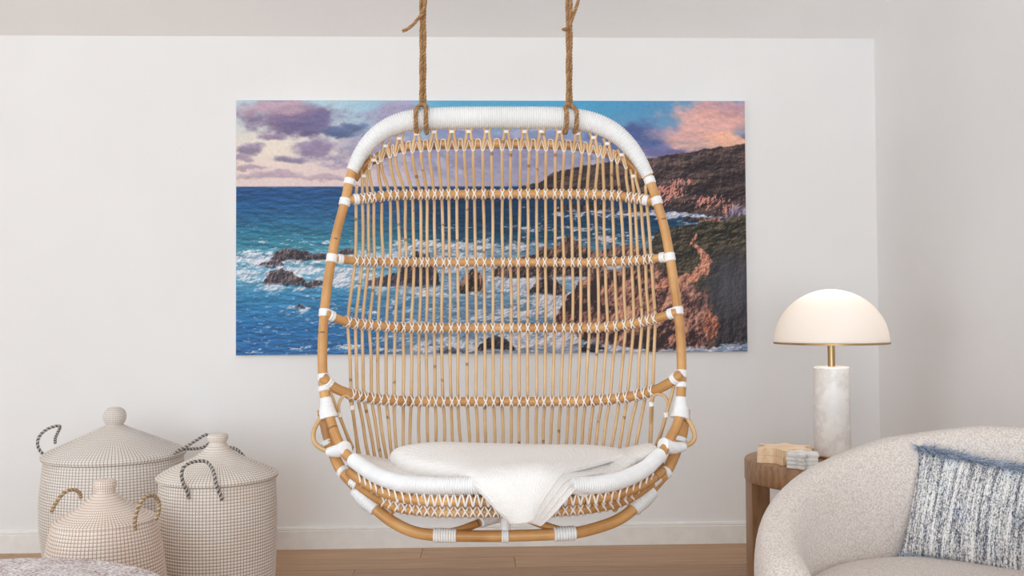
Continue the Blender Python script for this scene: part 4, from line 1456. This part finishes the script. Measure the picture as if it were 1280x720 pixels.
# seat cushion: full disc with a soft edge
prof = [(0.33, 0.16), (0.362, 0.18), (0.375, 0.24), (0.376, 0.38), (0.370, 0.42), (0.352, 0.447), (0.32, 0.461), (0.26, 0.468), (0.1, 0.472), (0.002, 0.472)]
cs, s = spline([(a, 0, b) for a, b in prof], 0.012)
th = np.linspace(0, 2 * PI, 96, endpoint=False)
fdir = BACK + PI
bul = 1 + 0.17 * np.clip(np.cos(th - fdir), 0, 1) ** 2
V = np.stack([cs[:, 0:1] * np.cos(th) * bul, cs[:, 0:1] * np.sin(th) * bul, np.repeat(cs[:, 2:3], 96, 1)], -1) + ac
MB().grid(V, None, True, True).build('seat', 'boucle', arm)
MB().lathe([(0.30, 0.0), (0.31, 0.004), (0.31, 0.05), (0.10, 0.052), (0.10, 0.17)], 64, ac).build('swivel_base', 'leg_wood', arm, auto=40)

# pillow leaning on the chair back
BLc, BRc, TLc, TRc = P(1124, 694, 2.545), P(1300, 726, 2.33), P(1149, 560, 2.60), P(1318, 592, 2.385)
nu, nv = 60, 44
uu, vv2 = np.meshgrid(np.linspace(0, 1, nu), np.linspace(0, 1, nv))
nrm = unit(np.cross(BRc - BLc, TLc - BLc))
if nrm[1] > 0:
    nrm = -nrm
def sheet_pts(sgn):
    a, b = 2 * uu - 1, 2 * vv2 - 1
    # pinched sides between the pointed corners
    pu = 0.5 + 0.5 * a * (1 - 0.05 * (1 - b ** 2))
    pv = 0.5 + 0.5 * b * (1 - 0.06 * (1 - a ** 2))
    B = (BLc * (1 - pu)[..., None] + BRc * pu[..., None]) * (1 - pv)[..., None] + (TLc * (1 - pu)[..., None] + TRc * pu[..., None]) * pv[..., None]
    bulge = 0.066 * ((1 - a ** 2) * (1 - b ** 2)) ** 0.42
    bulge = bulge * (1 + 0.12 * np.sin(5 * a + 2 * b) * (1 - a ** 2))
    return B + sgn * bulge[..., None] * nrm
pil = thing('throw_pillow', 'blue and white tweed pillow with fringed edges leaning in the armchair', 'pillow', (BLc + BRc) / 2)
UVp = np.stack([uu * 1.0, vv2 * 0.7], -1)
front = sheet_pts(1)
m = MB().grid(front, UVp)
m.grid(sheet_pts(-1)[:, ::-1], UVp[:, ::-1])
m.build('cover', 'tweed', pil)
# fringe along the top edge and down the left side
m = MB()
upv = unit((TLc - BLc))
rtv = unit(BRc - BLc)
edge_top = [sheet_pts(0.0)[-1, i] for i in range(nu)]
edge_bot = [sheet_pts(0.0)[0, i] for i in range(nu)]
edge_l = [sheet_pts(0.0)[i, 0] for i in range(nv)]
def strand(p0, d, ln, bend):
    q = [p0, p0 + d * ln * .5 + bend * .3 * ln, p0 + d * ln * .75 + bend * ln]
    c = np.array(q)
    m.tube(c, [0.0013, 0.0011, 0.0004], 4, np.array([0, .5, 1.0]) * .01, vfix=random.random(), cap=False)
for edge, n_, ln, dirv in ((edge_top, 2400, .048, upv), (edge_bot, 900, .022, -upv), (edge_l, 500, .014, -rtv)):
    E_ = np.array(edge)
    for _ in range(n_):
        t = random.random() * (len(E_) - 1)
        i = int(t)
        p0 = E_[i] + (E_[min(i + 1, len(E_) - 1)] - E_[i]) * (t - i)
        d = unit(dirv * random.uniform(.05, .6) + rtv * random.uniform(-.5, .9) + nrm * random.uniform(-.4, 1.5))
        bend = rtv * random.uniform(-.1, .6) - np.array([0, 0, .6]) * random.random() + nrm * random.uniform(0, .5)
        strand(p0 - dirv * .006, d, ln * random.uniform(.5, 1.1), bend)
fr = m.build('fringe', 'fringe', pil)
fr['kind'] = 'stuff'
